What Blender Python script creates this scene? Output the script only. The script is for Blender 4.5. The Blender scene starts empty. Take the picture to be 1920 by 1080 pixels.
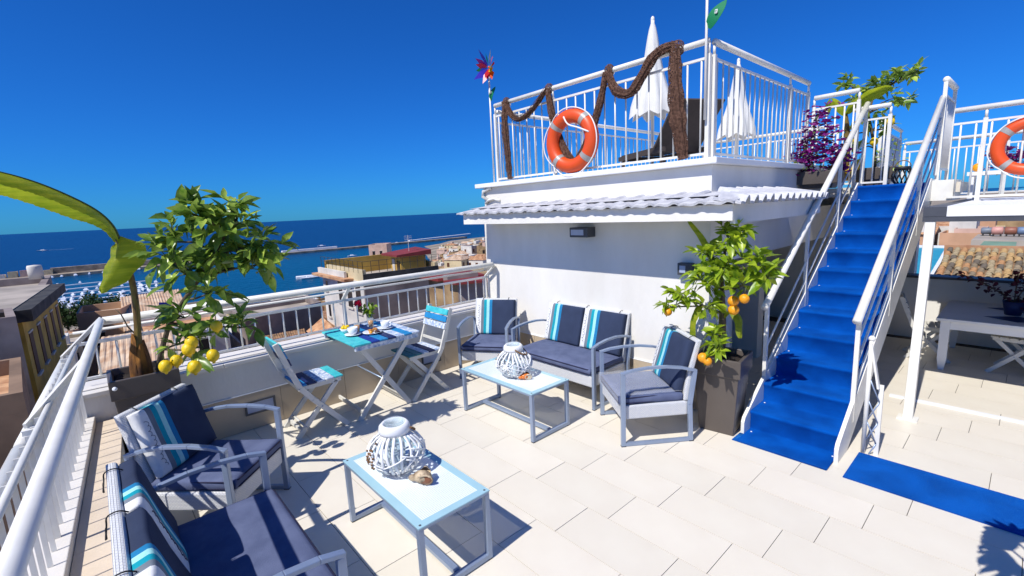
import bpy, math, random
from mathutils import Vector, Matrix
R = math.radians
random.seed(7)
sc = bpy.context.scene
COL = sc.collection

# ---------------------------------------------------------------- camera
F_PX = 873.91; ROLL, PITCH, YAW = -0.047, 0.1660, -0.8440
def set_camera():
    fwd = Vector((math.sin(YAW)*math.cos(PITCH), math.cos(YAW)*math.cos(PITCH), -math.sin(PITCH)))
    right = Vector((math.cos(YAW), -math.sin(YAW), 0)); up = right.cross(fwd)
    r = right*math.cos(ROLL) + up*math.sin(ROLL); u = up*math.cos(ROLL) - right*math.sin(ROLL)
    m = Matrix(((r.x, u.x, -fwd.x, 0), (r.y, u.y, -fwd.y, 0), (r.z, u.z, -fwd.z, 1.832), (0, 0, 0, 1)))
    cd = bpy.data.cameras.new('camera'); cd.sensor_width = 36; cd.lens = F_PX/1920*36
    cd.clip_start = 0.05; cd.clip_end = 60000
    co = bpy.data.objects.new('camera', cd); COL.objects.link(co); co.matrix_world = m
    sc.camera = co
set_camera()

# ---------------------------------------------------------------- sky and sun
LIGHT = Vector((-0.06, 0.79, -1.0)).normalized()       # the way the sunlight travels
ELEV = math.asin(-LIGHT.z)
w = bpy.data.worlds.new('World'); sc.world = w; w.use_nodes = True
nt = w.node_tree; nt.nodes.clear()
sky = nt.nodes.new('ShaderNodeTexSky'); sky.sky_type = 'NISHITA'; sky.sun_disc = False
sky.sun_elevation = ELEV; sky.sun_rotation = math.atan2(-LIGHT.x, -LIGHT.y)
sky.altitude = 60; sky.air_density = 1.0; sky.dust_density = 0.12; sky.ozone_density = 4.0
hs = nt.nodes.new('ShaderNodeMix'); hs.data_type = 'RGBA'; hs.blend_type = 'MULTIPLY'; hs.inputs['Factor'].default_value = 1.0
hs.inputs['B'].default_value = (0.080, 0.475, 1.16, 1)      # the photograph's deep polarised blue
bg = nt.nodes.new('ShaderNodeBackground'); bg.inputs['Strength'].default_value = 0.10
out = nt.nodes.new('ShaderNodeOutputWorld')
nt.links.new(sky.outputs[0], hs.inputs['A']); nt.links.new(hs.outputs['Result'], bg.inputs[0]); nt.links.new(bg.outputs[0], out.inputs[0])
sl = bpy.data.lights.new('sun', 'SUN'); sl.energy = 4.6; sl.angle = R(0.5); sl.color = (1.0, 0.97, 0.93)
so = bpy.data.objects.new('sun', sl); COL.objects.link(so); so.rotation_euler = LIGHT.to_track_quat('-Z', 'Y').to_euler()
so.location = (0, -4, 12)
sc.view_settings.view_transform = 'Standard'; sc.view_settings.look = 'None'
sc.view_settings.exposure = 0.06; sc.view_settings.gamma = 1.0; sc.view_settings.use_curve_mapping = False
sc.render.engine = 'CYCLES'
sc.cycles.max_bounces = 8; sc.cycles.diffuse_bounces = 2; sc.cycles.transparent_max_bounces = 12

# ---------------------------------------------------------------- materials
def S(r, g, b):
    f = lambda c: (c/255/12.92) if c/255 <= 0.04045 else ((c/255+0.055)/1.055)**2.4
    return (f(r), f(g), f(b))
MATS = {}
def mat(name, col, rough=0.5, var=0.12, vs=6.0, bump=0.0, bs=60.0, metal=0.0, col2=None, spec=0.5, trans=0.0, rnd=0.0, stretch=None, alpha=None):
    """Principled surface: noise-mixed colour, fine relief; rnd = colour change from object to object."""
    if name in MATS: return MATS[name]
    m = bpy.data.materials.new(name); m.use_nodes = True; t = m.node_tree; N = t.nodes; L = t.links
    p = N['Principled BSDF']; p.inputs['Roughness'].default_value = rough; p.inputs['Metallic'].default_value = metal
    p.inputs['Specular IOR Level'].default_value = spec
    tc = N.new('ShaderNodeTexCoord'); co = tc.outputs['Object']
    if stretch:
        mp = N.new('ShaderNodeMapping'); mp.inputs['Scale'].default_value = stretch; L.new(co, mp.inputs[0]); co = mp.outputs[0]
    nz = N.new('ShaderNodeTexNoise'); nz.inputs['Scale'].default_value = vs; nz.inputs['Detail'].default_value = 5; L.new(co, nz.inputs['Vector'])
    c2 = col2 if col2 else tuple(max(0, c*(1-var*2)) for c in col)
    mx = N.new('ShaderNodeMix'); mx.data_type = 'RGBA'
    rp = N.new('ShaderNodeMapRange'); rp.inputs['From Min'].default_value = 0.35; rp.inputs['From Max'].default_value = 0.68
    L.new(nz.outputs['Fac'], rp.inputs['Value']); L.new(rp.outputs[0], mx.inputs['Factor'])
    mx.inputs['A'].default_value = (*col, 1); mx.inputs['B'].default_value = (*c2, 1)
    src = mx.outputs['Result']
    if rnd:
        oi = N.new('ShaderNodeObjectInfo'); mr = N.new('ShaderNodeMapRange'); mr.inputs['To Min'].default_value = 1-rnd; mr.inputs['To Max'].default_value = 1+rnd
        L.new(oi.outputs['Random'], mr.inputs['Value']); h = N.new('ShaderNodeHueSaturation')
        L.new(mr.outputs[0], h.inputs['Value']); L.new(src, h.inputs['Color'])
        m2 = N.new('ShaderNodeMath'); m2.operation = 'MULTIPLY_ADD'; m2.inputs[1].default_value = -rnd*0.08; m2.inputs[2].default_value = 0.5+rnd*0.04
        L.new(oi.outputs['Random'], m2.inputs[0]); L.new(m2.outputs[0], h.inputs['Hue']); src = h.outputs[0]
    L.new(src, p.inputs['Base Color'])
    if bump:
        nb = N.new('ShaderNodeTexNoise'); nb.inputs['Scale'].default_value = bs; nb.inputs['Detail'].default_value = 6; L.new(co, nb.inputs['Vector'])
        b = N.new('ShaderNodeBump'); b.inputs['Strength'].default_value = bump; b.inputs['Distance'].default_value = 0.01
        L.new(nb.outputs['Fac'], b.inputs['Height']); L.new(b.outputs[0], p.inputs['Normal'])
    if trans:
        tr = N.new('ShaderNodeBsdfTranslucent'); L.new(src, tr.inputs['Color']); ms = N.new('ShaderNodeMixShader'); ms.inputs[0].default_value = trans
        L.new(p.outputs[0], ms.inputs[1]); L.new(tr.outputs[0], ms.inputs[2]); L.new(ms.outputs[0], N['Material Output'].inputs['Surface'])
    MATS[name] = m
    return m

def weave_mat():
    m = bpy.data.materials.new('white_wicker'); m.use_nodes = True; t = m.node_tree; N = t.nodes; L = t.links; p = N['Principled BSDF']
    p.inputs['Roughness'].default_value = 0.45
    tc = N.new('ShaderNodeTexCoord')
    mp = N.new('ShaderNodeMapping'); mp.inputs['Rotation'].default_value = (0.0, R(35), R(35)); mp.inputs['Scale'].default_value = (1, 1, 1); L.new(tc.outputs['Object'], mp.inputs[0])
    b = N.new('ShaderNodeTexBrick'); b.inputs['Scale'].default_value = 28; b.inputs['Mortar Size'].default_value = 0.025; b.inputs['Mortar Smooth'].default_value = 0.8
    b.inputs['Color1'].default_value = (0.82, 0.82, 0.80, 1); b.inputs['Color2'].default_value = (0.76, 0.77, 0.78, 1); b.inputs['Mortar'].default_value = (0.45, 0.46, 0.50, 1)
    b.inputs['Brick Width'].default_value = 0.5; b.inputs['Row Height'].default_value = 0.25
    L.new(tc.outputs['UV'], b.inputs['Vector'])
    L.new(b.outputs['Color'], p.inputs['Base Color'])
    bp = N.new('ShaderNodeBump'); bp.inputs['Strength'].default_value = 0.8; bp.inputs['Distance'].default_value = 0.006; bp.invert = True
    L.new(b.outputs['Fac'], bp.inputs['Height']); L.new(bp.outputs[0], p.inputs['Normal'])
    MATS['white_wicker'] = m; return m

WHITE = S(236, 234, 228)
M_tile = mat('terrace_tile', S(232, 224, 206), 0.40, 0.03, 1.3, 0.06, 90, rnd=0.028, col2=S(221, 210, 191))
M_grout = mat('grout', S(88, 80, 72), 0.9)
M_plaster = mat('white_plaster', S(241, 237, 228), 0.8, 0.025, 2.2, 0.22, 38, col2=S(226, 221, 210), stretch=(1.0, 1.0, 0.35))
M_trim = mat('white_trim', S(240, 240, 238), 0.6, 0.03, 3)
M_rail = mat('white_painted_metal', S(240, 237, 226), 0.32, 0.03, 9, 0.03, 40, col2=S(230, 226, 214))
M_roofw = mat('whitewashed_tile', S(214, 213, 212), 0.85, 0.10, 7, 0.7, 50, col2=S(168, 168, 174))
M_skirt = mat('beige_skirting', S(196, 178, 152), 0.4, 0.06, 3, rnd=0.03)
M_plank = mat('pale_stone_plank', S(226, 208, 184), 0.6, 0.07, 5, 0.1, 70, rnd=0.05)
M_coping = mat('pale_stone_coping', S(228, 222, 212), 0.55, 0.05, 4, 0.05, 60)
M_carpet = mat('blue_carpet', S(4, 84, 176), 0.95, 0.12, 5, 0.7, 260, spec=0.05, col2=S(2, 64, 144))
_p = M_carpet.node_tree.nodes['Principled BSDF']; _p.inputs['Sheen Weight'].default_value = 0.55; _p.inputs['Sheen Roughness'].default_value = 0.35; _p.inputs['Sheen Tint'].default_value = (0.05, 0.35, 1.0, 1)
M_alu = mat('grey_blue_metal', S(150, 165, 188), 0.35, 0.05, 8, metal=0.35)
M_black = mat('black_rubber', S(24, 24, 26), 0.6)
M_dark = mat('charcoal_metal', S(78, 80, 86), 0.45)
M_pot = mat('taupe_planter', S(92, 84, 78), 0.38, 0.06, 4, spec=0.4)
M_soil = mat('soil', S(46, 36, 28), 0.95, 0.3, 30, 0.8, 80)
M_wicker = weave_mat()
M_seat = mat('lavender_navy_fabric', S(104, 113, 142), 0.9, 0.08, 9, 0.4, 400, spec=0.15, col2=S(88, 97, 126))
M_navy = mat('navy_fabric', S(56, 66, 90), 0.9, 0.08, 9, 0.25, 600, spec=0.15)
M_pipe = mat('dark_navy_piping', S(26, 26, 58), 0.8)
M_fwhite = mat('white_fabric', S(232, 232, 230), 0.9, 0.04, 50, 0.2, 500, spec=0.15)
M_fgrey = mat('grey_fabric', S(120, 130, 140), 0.9)
M_fteal = mat('teal_fabric', S(24, 158, 176), 0.9, 0.05, 40, 0.2, 500, spec=0.15)
M_faqua = mat('aqua_fabric', S(168, 226, 222), 0.9, 0.05, 40, 0.2, 500, spec=0.15)
M_fblue = mat('blue_fabric', S(40, 128, 176), 0.9, 0.05, 40, 0.2, 500, spec=0.15)
M_pale = mat('white_painted_wood', S(224, 221, 210), 0.55, 0.06, 7, 0.15, 60, stretch=(1, 1, 1))
M_rope = mat('jute_rope', S(150, 112, 74), 0.9, 0.2, 60, 0.8, 140)
M_net = mat('brown_net', S(120, 90, 74), 0.95, 0.35, 40, 0.5, 160, col2=S(78, 57, 48), spec=0.1)
def net_holes(m):
    """open mesh: small gaps between the knotted threads"""
    t = m.node_tree; N = t.nodes; L = t.links; tc = N.new('ShaderNodeTexCoord'); v = N.new('ShaderNodeTexVoronoi'); v.feature = 'DISTANCE_TO_EDGE'; v.inputs['Scale'].default_value = 75
    L.new(tc.outputs['Object'], v.inputs['Vector']); g = N.new('ShaderNodeMath'); g.operation = 'GREATER_THAN'; g.inputs[1].default_value = 0.17; L.new(v.outputs['Distance'], g.inputs[0])
    tr = N.new('ShaderNodeBsdfTransparent'); ms = N.new('ShaderNodeMixShader'); L.new(g.outputs[0], ms.inputs[0]); L.new(N['Principled BSDF'].outputs[0], ms.inputs[1]); L.new(tr.outputs[0], ms.inputs[2]); L.new(ms.outputs[0], N['Material Output'].inputs['Surface'])
net_holes(M_net)
M_orange = mat('orange_plastic', S(232, 84, 28), 0.42, 0.05, 6, 0.05, 40)
M_silver = mat('silver_tape', S(172, 168, 162), 0.35)
M_canvas = mat('white_canvas', S(240, 238, 230), 0.85, 0.03, 8, 0.1, 120, trans=0.15)
M_brown = mat('dark_brown_sling', S(70, 60, 54), 0.8, 0.1, 20)
M_leafA = mat('citrus_leaf', S(188, 208, 96), 0.30, 0.25, 14, trans=0.48, rnd=0.5, col2=S(122, 162, 56), spec=0.5)
M_leafB = mat('orange_tree_leaf', S(186, 204, 56), 0.32, 0.2, 14, trans=0.42, rnd=0.42, col2=S(128, 164, 36), spec=0.5)
M_ban = mat('banana_leaf', S(192, 200, 50), 0.40, 0.15, 5, 0.35, 30, trans=0.62, col2=S(148, 172, 36), stretch=(1, 1, 8))
M_banst = mat('banana_stem', S(146, 126, 52), 0.6, 0.35, 8, 0.5, 30, col2=S(78, 50, 24), stretch=(3, 3, 0.8))
M_bark = mat('citrus_bark', S(104, 92, 72), 0.85, 0.2, 20, 0.6, 60)
M_twig = mat('green_twig', S(92, 106, 48), 0.7)
M_lemon = mat('lemon_skin', S(244, 206, 24), 0.42, 0.06, 8, 0.3, 90)
M_orangef = mat('orange_skin', S(248, 164, 18), 0.42, 0.06, 8, 0.35, 110)
M_purple = mat('bougainvillea_bract', S(150, 30, 140), 0.7, 0.2, 9, trans=0.35, rnd=0.3)
M_pinkred = mat('crimson_petal', S(196, 20, 70), 0.7, 0.15, 20, trans=0.2)
M_cer = mat('white_ceramic', S(238, 242, 246), 0.15, 0.01, 5)
M_teal_t = mat('turquoise_paint', S(84, 204, 204), 0.5, 0.12, 14, col2=S(50, 176, 186))
M_blue_t = mat('sky_blue_paint', S(40, 140, 196), 0.5, 0.1, 14)
M_cob = mat('cobalt_paint', S(24, 60, 150), 0.5, 0.1, 14)
M_nav_t = mat('navy_paint', S(24, 40, 92), 0.5, 0.1, 14)
M_pat = mat('patterned_white_blue_paint', S(232, 236, 238), 0.5, 0.1, 34, col2=S(120, 150, 190))
M_dteal = mat('dark_teal_paint', S(24, 116, 128), 0.5, 0.1, 14)
M_glassdark = mat('dark_glass', S(40, 46, 56), 0.12, 0.05)
M_lens = mat('frosted_lens', S(176, 186, 210), 0.3, 0.03)
M_juice = mat('orange_juice', S(246, 160, 30), 0.2, 0.03)

def glass_mat(name, col, rough=0.02, mixv=0.85):
    m = bpy.data.materials.new(name); m.use_nodes = True; t = m.node_tree; N = t.nodes; p = N['Principled BSDF']
    p.inputs['Base Color'].default_value = (*col, 1); p.inputs['Roughness'].default_value = rough; p.inputs['IOR'].default_value = 1.25
    tr = N.new('ShaderNodeBsdfTransparent'); tr.inputs[0].default_value = (*col, 1); ms = N.new('ShaderNodeMixShader'); ms.inputs[0].default_value = mixv
    t.links.new(p.outputs[0], ms.inputs[1]); t.links.new(tr.outputs[0], ms.inputs[2]); t.links.new(ms.outputs[0], N['Material Output'].inputs['Surface'])
    MATS[name] = m; return m
M_glass = glass_mat('clear_glass', (0.93, 0.97, 0.98))
M_plastic = glass_mat('clear_plastic_film', (0.95, 0.97, 1.0), 0.12, 0.80)

def frosted_top():
    """table glass: white print with a fine dot pattern that lets light through, clear-tinted at the rim"""
    m = bpy.data.materials.new('printed_table_glass'); m.use_nodes = True; t = m.node_tree; N = t.nodes; L = t.links; p = N['Principled BSDF']
    p.inputs['Base Color'].default_value = (0.83, 0.90, 0.91, 1); p.inputs['Roughness'].default_value = 0.12
    tc = N.new('ShaderNodeTexCoord'); v = N.new('ShaderNodeTexVoronoi'); v.inputs['Scale'].default_value = 95; v.inputs['Randomness'].default_value = 0.15
    v.voronoi_dimensions = '2D'; L.new(tc.outputs['Object'], v.inputs['Vector'])
    c = N.new('ShaderNodeMath'); c.operation = 'LESS_THAN'; c.inputs[1].default_value = 0.30; L.new(v.outputs['Distance'], c.inputs[0])
    k = N.new('ShaderNodeMath'); k.operation = 'MULTIPLY'; k.inputs[1].default_value = 0.28; L.new(c.outputs[0], k.inputs[0])
    tr = N.new('ShaderNodeBsdfTransparent'); ms = N.new('ShaderNodeMixShader'); L.new(k.outputs[0], ms.inputs[0])
    L.new(p.outputs[0], ms.inputs[1]); L.new(tr.outputs[0], ms.inputs[2]); L.new(ms.outputs[0], N['Material Output'].inputs['Surface'])
    return m
M_print = frosted_top()
M_rim = mat('aqua_glass_rim', S(168, 206, 214), 0.12, 0.03)

# ---------------------------------------------------------------- mesh helpers
class MB:
    def __init__(s): s.v = []; s.f = []; s.m = []
    def add(s, vs, fs, mi=0):
        o = len(s.v); s.v += [tuple(x) for x in vs]; s.f += [tuple(i+o for i in f) for f in fs]; s.m += [mi]*len(fs); return s
    def box(s, x0, y0, z0, x1, y1, z1, mi=0):
        return s.add([(x0,y0,z0),(x1,y0,z0),(x1,y1,z0),(x0,y1,z0),(x0,y0,z1),(x1,y0,z1),(x1,y1,z1),(x0,y1,z1)],
                     [(3,2,1,0),(4,5,6,7),(0,1,5,4),(1,2,6,5),(2,3,7,6),(3,0,4,7)], mi)
    def bar(s, p0, p1, w, h=None, up=(0,0,1), mi=0):
        h = h or w; a = Vector(p0); b = Vector(p1); d = (b-a).normalized(); u = Vector(up)
        if abs(d.dot(u)) > 0.98: u = Vector((0,1,0))
        r = d.cross(u).normalized()*w/2; u = r.cross(d).normalized()*h/2
        vs = [a-r-u, a+r-u, a+r+u, a-r+u, b-r-u, b+r-u, b+r+u, b-r+u]
        return s.add(vs, [(0,1,2,3),(7,6,5,4),(4,5,1,0),(5,6,2,1),(6,7,3,2),(7,4,0,3)], mi)
    def tube(s, pts, r, n=8, closed=False, cap=True, mi=0, flat=1.0, star=0.0):
        P = [Vector(p) for p in pts]; k = len(P); rs = r if isinstance(r, (list, tuple)) else [r]*k
        T = []
        for i in range(k):
            a = P[(i-1) % k] if (closed or i > 0) else P[i]; b = P[(i+1) % k] if (closed or i < k-1) else P[i]
            T.append((b-a).normalized())
        n0 = Vector((0,0,1)) if abs(T[0].z) < 0.9 else Vector((0,1,0)); nn = (n0 - T[0]*n0.dot(T[0])).normalized()
        vs = []
        for i in range(k):
            nn = (nn - T[i]*nn.dot(T[i]))
            nn = nn.normalized() if nn.length > 1e-6 else T[i].orthogonal().normalized()
            bb = T[i].cross(nn)
            for j in range(n):
                a = 2*math.pi*j/n; vs.append(P[i] + (nn*math.cos(a)*flat + bb*math.sin(a))*rs[i]*(1+star*math.cos(7*a+i*0.12)))
        fs = []
        for i in range(k if closed else k-1):
            for j in range(n):
                a = i*n+j; b = i*n+(j+1) % n; c = ((i+1) % k)*n+(j+1) % n; d = ((i+1) % k)*n+j; fs.append((a,b,c,d))
        if cap and not closed: fs += [tuple(range(n-1,-1,-1)), tuple((k-1)*n+j for j in range(n))]
        return s.add(vs, fs, mi)
    def cyl(s, p0, p1, r, r1=None, n=8, mi=0): return s.tube([p0, p1], [r, r if r1 is None else r1], n, mi=mi)
    def lathe(s, prof, n=20, c=(0,0,0), mi=0, arc=None):
        vs = []; fs = []; k = len(prof)
        for (r, z) in prof:
            for j in range(n): a = 2*math.pi*j/n; vs.append((c[0]+r*math.cos(a), c[1]+r*math.sin(a), c[2]+z))
        for i in range(k-1):
            for j in range(n): fs.append((i*n+j, i*n+(j+1) % n, (i+1)*n+(j+1) % n, (i+1)*n+j))
        return s.add(vs, fs, mi)
    def ball(s, c, r, n=10, m=7, mi=0):
        rx, ry, rz = r if isinstance(r, tuple) else (r, r, r); vs = []; fs = []
        for i in range(m+1):
            t = math.pi*i/m
            for j in range(n): a = 2*math.pi*j/n; vs.append((c[0]+rx*math.sin(t)*math.cos(a), c[1]+ry*math.sin(t)*math.sin(a), c[2]+rz*math.cos(t)))
        for i in range(m):
            for j in range(n): fs.append((i*n+j, (i+1)*n+j, (i+1)*n+(j+1) % n, i*n+(j+1) % n))
        return s.add(vs, fs, mi)
    def poly(s, pts, mi=0): return s.add(pts, [tuple(range(len(pts)))], mi)
    def prism(s, foot, z0, z1, mi=0, top=True, zt=None):
        k = len(foot); zt = zt or [z1]*k
        vs = [(x, y, z0) for x, y in foot] + [(x, y, zt[i]) for i, (x, y) in enumerate(foot)]
        fs = [(i, (i+1) % k, (i+1) % k+k, i+k) for i in range(k)] + [tuple(range(k-1, -1, -1))] + ([tuple(range(k, 2*k))] if top else [])
        return s.add(vs, fs, mi)
    def xf(s, M): s.v = [tuple(M @ Vector(p)) for p in s.v]; return s
    def mesh(s, name, mats, smooth=False, uv=False):
        me = bpy.data.meshes.new(name); me.from_pydata(s.v, [], s.f); me.update()
        for m in (mats if isinstance(mats, (list, tuple)) else [mats]): me.materials.append(m)
        me.polygons.foreach_set('material_index', s.m)
        if smooth: me.polygons.foreach_set('use_smooth', [True]*len(s.f))
        if uv:
            ul = me.uv_layers.new(name='UVMap')
            for p in me.polygons:
                n = p.normal; ax = max(range(3), key=lambda i: abs(n[i]))
                for li in p.loop_indices:
                    co = me.vertices[me.loops[li].vertex_index].co
                    ul.data[li].uv = (co.y, co.z) if ax == 0 else ((co.x, co.z) if ax == 1 else (co.x, co.y))
        return me

WORLD = {}
def root_off(o):
    while o is not None:
        if o.name in WORLD: return WORLD[o.name]
        o = o.parent
    return None
def tag(o, label=None, cat=None, group=None, kind=None):
    if label: o['label'] = label
    if cat: o['category'] = cat
    if group: o['group'] = group
    if kind: o['kind'] = kind
    return o
def thing(name, label, cat, loc=(0,0,0), rz=0.0, group=None, world=False):
    o = bpy.data.objects.new(name, None); COL.objects.link(o); o.location = loc; o.rotation_euler = (0,0,rz); o.empty_display_size = 0.1
    if world: WORLD[o.name] = Vector(loc)
    return tag(o, label, cat, group)
def build(mb, name, mats, parent=None, smooth=False, bevel=0, uv=False, label=None, cat=None, group=None, kind=None, seg=2):
    off = root_off(parent) if parent is not None else None
    if off is not None: mb.v = [(x-off.x, y-off.y, z-off.z) for x, y, z in mb.v]
    o = bpy.data.objects.new(name, mb.mesh(name, mats, smooth, uv)); COL.objects.link(o)
    if parent is not None: o.parent = parent
    if bevel:
        b = o.modifiers.new('bevel', 'BEVEL'); b.width = bevel; b.segments = seg; b.limit_method = 'ANGLE'; b.angle_limit = R(40)
        if seg > 2: o.data.polygons.foreach_set('use_smooth', [True]*len(o.data.polygons))
    return tag(o, label, cat, group, kind)
def inst(me, name, parent, loc, rot=(0,0,0), scale=(1,1,1), label=None):
    off = root_off(parent) if parent is not None else None
    o = bpy.data.objects.new(name, me); COL.objects.link(o); o.parent = parent
    o.location = Vector(loc) - off if off is not None else loc; o.rotation_euler = rot; o.scale = scale
    if label: o['label'] = label
    return o
def copy_tree(o, parent=None):
    c = o.copy(); COL.objects.link(c); c.parent = parent
    for ch in list(o.children): copy_tree(ch, c)
    return c
def place(o, x, y, z, rz): o.location = (x, y, z); o.rotation_euler = (0, 0, rz); return o
def lerp(a, b, t): return tuple(a[i]+(b[i]-a[i])*t for i in range(len(a)))
def smooth_path(P, n):
    out = []; k = len(P)
    for i in range(n):
        u = i/(n-1)*(k-1); a = min(k-2, int(u)); f = u-a; p0 = Vector(P[max(0,a-1)]); p1 = Vector(P[a]); p2 = Vector(P[a+1]); p3 = Vector(P[min(k-1,a+2)])
        out.append(0.5*((2*p1)+(p2-p0)*f+(2*p0-5*p1+4*p2-p3)*f*f+(3*p1-p0-3*p2+p3)*f**3))
    return out
# ================================================================ terrace
def ledge_y(x): return -0.215 - 0.053*(x+4.57)         # baluster line of the left parapet
def make_floor():
    f = build(MB().box(-4.84, -0.2, -0.30, 3.2, 7.75, -0.008), 'floor', M_grout, kind='structure')
    meshes = {}
    Y0 = 2.337; X0 = -2.732
    r = -8; n = 0
    while Y0 + r*0.3 < 7.6:
        ya, yb = Y0+(r-1)*0.3, Y0+r*0.3; ya2, yb2 = max(ya, -0.2), min(yb, 7.6)
        x = X0 + 0.1495*r; x = x - math.ceil((x+5.1)/0.6)*0.6
        while x < 0.9 and yb2-ya2 > 0.05:
            xa, xb = max(x, -4.52), min(x+0.6, 1.3)
            if xb-xa > 0.03 and yb2 > -0.3:
                key = (round(xb-xa, 3), round(yb2-ya2, 3))
                if key not in meshes:
                    a, b = key; g = 0.0017
                    meshes[key] = MB().box(g, g, -0.012, a-g, b-g, 0).mesh('tile', M_tile)
                inst(meshes[key], 'tile', f, (xa, ya2, random.uniform(-0.0006, 0.0006))); n += 1
            x += 0.6
        r += 1
    # floor beyond the camera's right, plain
    b = build(MB().box(1.3, -0.2, -0.012, 3.2, 7.6, -0.001), 'floor_margin', M_tile, f)
    build(MB().box(-0.74, 5.19, 0.0005, 1.6, 5.235, 0.012), 'threshold_strip', M_trim, f)
make_floor()

def skirting(parent, along, fixed, a, b, sgn, h=0.33):
    """beige tiles at the foot of a wall; along 'x' or 'y', proud of the face"""
    t = a
    while t < b-0.02:
        e = min(t+0.6, b)
        if along == 'y': mb = MB().box(fixed, t+0.0015, 0.002, fixed+sgn*0.009, e-0.0015, h)
        else: mb = MB().box(t+0.0015, fixed, 0.002, e-0.0015, fixed+sgn*0.009, h)
        build(mb, 'skirting_tile', M_skirt, parent); t = e
    if along == 'y': build(MB().box(fixed, a, h+0.001, fixed+sgn*0.011, b, h+0.009), 'skirting_trim', M_trim, parent)
    else: build(MB().box(a, fixed, h+0.001, b, fixed+sgn*0.011, h+0.009), 'skirting_trim', M_trim, parent)

def back_parapet():
    t = thing('parapet_wall', 'low white parapet wall with beige tiled foot behind the bistro table', 'wall', (-4.7, 1.8, 0), world=True)
    build(MB().box(-4.86, -0.35, -0.30, -4.53, 3.80, 0.615), 'wall', M_plaster, t)
    y = -0.35
    for k in range(4):
        e = y+1.0375
        build(MB().box(-4.90, y+0.001, 0.616, -4.70, e-0.001, 0.650), 'coping_slab', M_coping, t, bevel=0.004)
        build(MB().box(-4.694, y+0.001, 0.616, -4.605, e-0.001, 0.658), 'coping_slab', M_coping, t, bevel=0.004)
        build(MB().box(-4.599, y+0.001, 0.616, -4.505, e-0.001, 0.650), 'coping_slab', M_coping, t, bevel=0.004)
        y = e
    skirting(t, 'y', -4.53, -0.10, 3.80, 1)
back_parapet()

def step_light(x, y, z, label):
    t = thing('step_light', label, 'light', (x, y, z), group='lights set into the skirting')
    fr = MB(); w, h = 0.125, 0.062
    fr.box(-0.010, -w, -h, 0.012, w, -h+0.016); fr.box(-0.010, -w, h-0.016, 0.012, w, h)
    fr.box(-0.010, -w, -h+0.0161, 0.012, -w+0.016, h-0.0161); fr.box(-0.010, w-0.016, -h+0.0161, 0.012, w, h-0.0161)
    build(fr, 'frame', M_dark, t); build(MB().box(-0.010, -w+0.0162, -h+0.0162, 0.004, w-0.0162, h-0.0162), 'lens', M_lens, t)
step_light(-4.519, 2.72, 0.19, 'dark framed rectangular light in the skirting beside the right bistro chair')
step_light(-4.519, 0.92, 0.20, 'dark framed rectangular light in the skirting below the lemon tree')

def left_parapet():
    t = thing('parapet_wall', 'low side wall topped with pale slabs under the left railing', 'wall', (-3, -0.4, 0), world=True)
    f = [(-4.50, ledge_y(-4.50)-0.10), (1.0, ledge_y(1.0)-0.10), (1.0, ledge_y(1.0)+0.20), (-4.50, ledge_y(-4.50)+0.20)]
    build(MB().prism(f, -0.30, 0.395), 'wall', M_plaster, t)
    # outer kerb carrying the balusters
    k = [(-4.50, ledge_y(-4.50)-0.11), (1.0, ledge_y(1.0)-0.11), (1.0, ledge_y(1.0)+0.055), (-4.50, ledge_y(-4.50)+0.055)]
    build(MB().prism(k, 0.396, 0.478), 'kerb', M_coping, t, bevel=0.004)
    x = -4.49
    while x < 0.8:
        a, b = x+0.0012, x+0.8988
        p = [(a, ledge_y(a)+0.058), (b, ledge_y(b)+0.058), (b, ledge_y(b)+0.205), (a, ledge_y(a)+0.205)]
        build(MB().prism(p, 0.396, 0.425), 'ledge_slab', M_plank, t)
        x += 0.90
left_parapet()

def balusters(parent, p0, p1, z0, z1, spacing, r=0.008, square=False, mtl=None):
    d = Vector((p1[0]-p0[0], p1[1]-p0[1], 0)); L = d.length; n = max(1, int(L/spacing))
    mb = MB(); h = z1-z0
    if square: mb.box(-r*0.3, -r, 0, r*0.3, r, h)
    else: mb.cyl((0,0,0), (0,0,h), r, n=8)
    me = mb.mesh('baluster', mtl or M_rail, not square); ang = math.atan2(d.y, d.x)
    for i in range(n+1):
        q = Vector((p0[0], p0[1], z0)) + d*((i+0.5)/(n+1)); inst(me, 'baluster', parent, q, (0,0,ang))

def back_railing():
    t = thing('terrace_railing', 'white tube railing on the parapet above the bistro table', 'railing', (-4.72, 1.8, 0.65), world=True)
    X = -4.72
    build(MB().tube([(-4.52, -0.02, 1.165), (-4.52, 3.70, 1.165), (-4.56, 3.74, 1.16), (-4.72, 3.76, 1.10)], 0.030, 12), 'handrail', M_rail, t, True)
    build(MB().cyl((X, -0.2, 1.075), (X, 3.78, 1.075), 0.011, n=8), 'upper_bar', M_rail, t, True)
    build(MB().bar((X, -0.2, 0.985), (X, 3.78, 0.985), 0.024, 0.024), 'middle_bar', M_rail, t)
    build(MB().bar((X, -0.2, 0.712), (X, 3.78, 0.712), 0.024, 0.020), 'bottom_bar', M_rail, t)
    balusters(t, (X, -0.15), (X, 3.76), 0.723, 0.973, 0.124, 0.008)
    for y in (0.17, 1.85, 3.74):
        build(MB().bar((X, y, 0.655), (X, y, 0.972), 0.04, 0.016, up=(0,1,0)), 'post', M_rail, t)
        build(MB().bar((X, y, 0.998), (-4.53, y, 1.142), 0.036, 0.014, up=(1,0,0)), 'bracket', M_rail, t)
back_railing()

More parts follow.
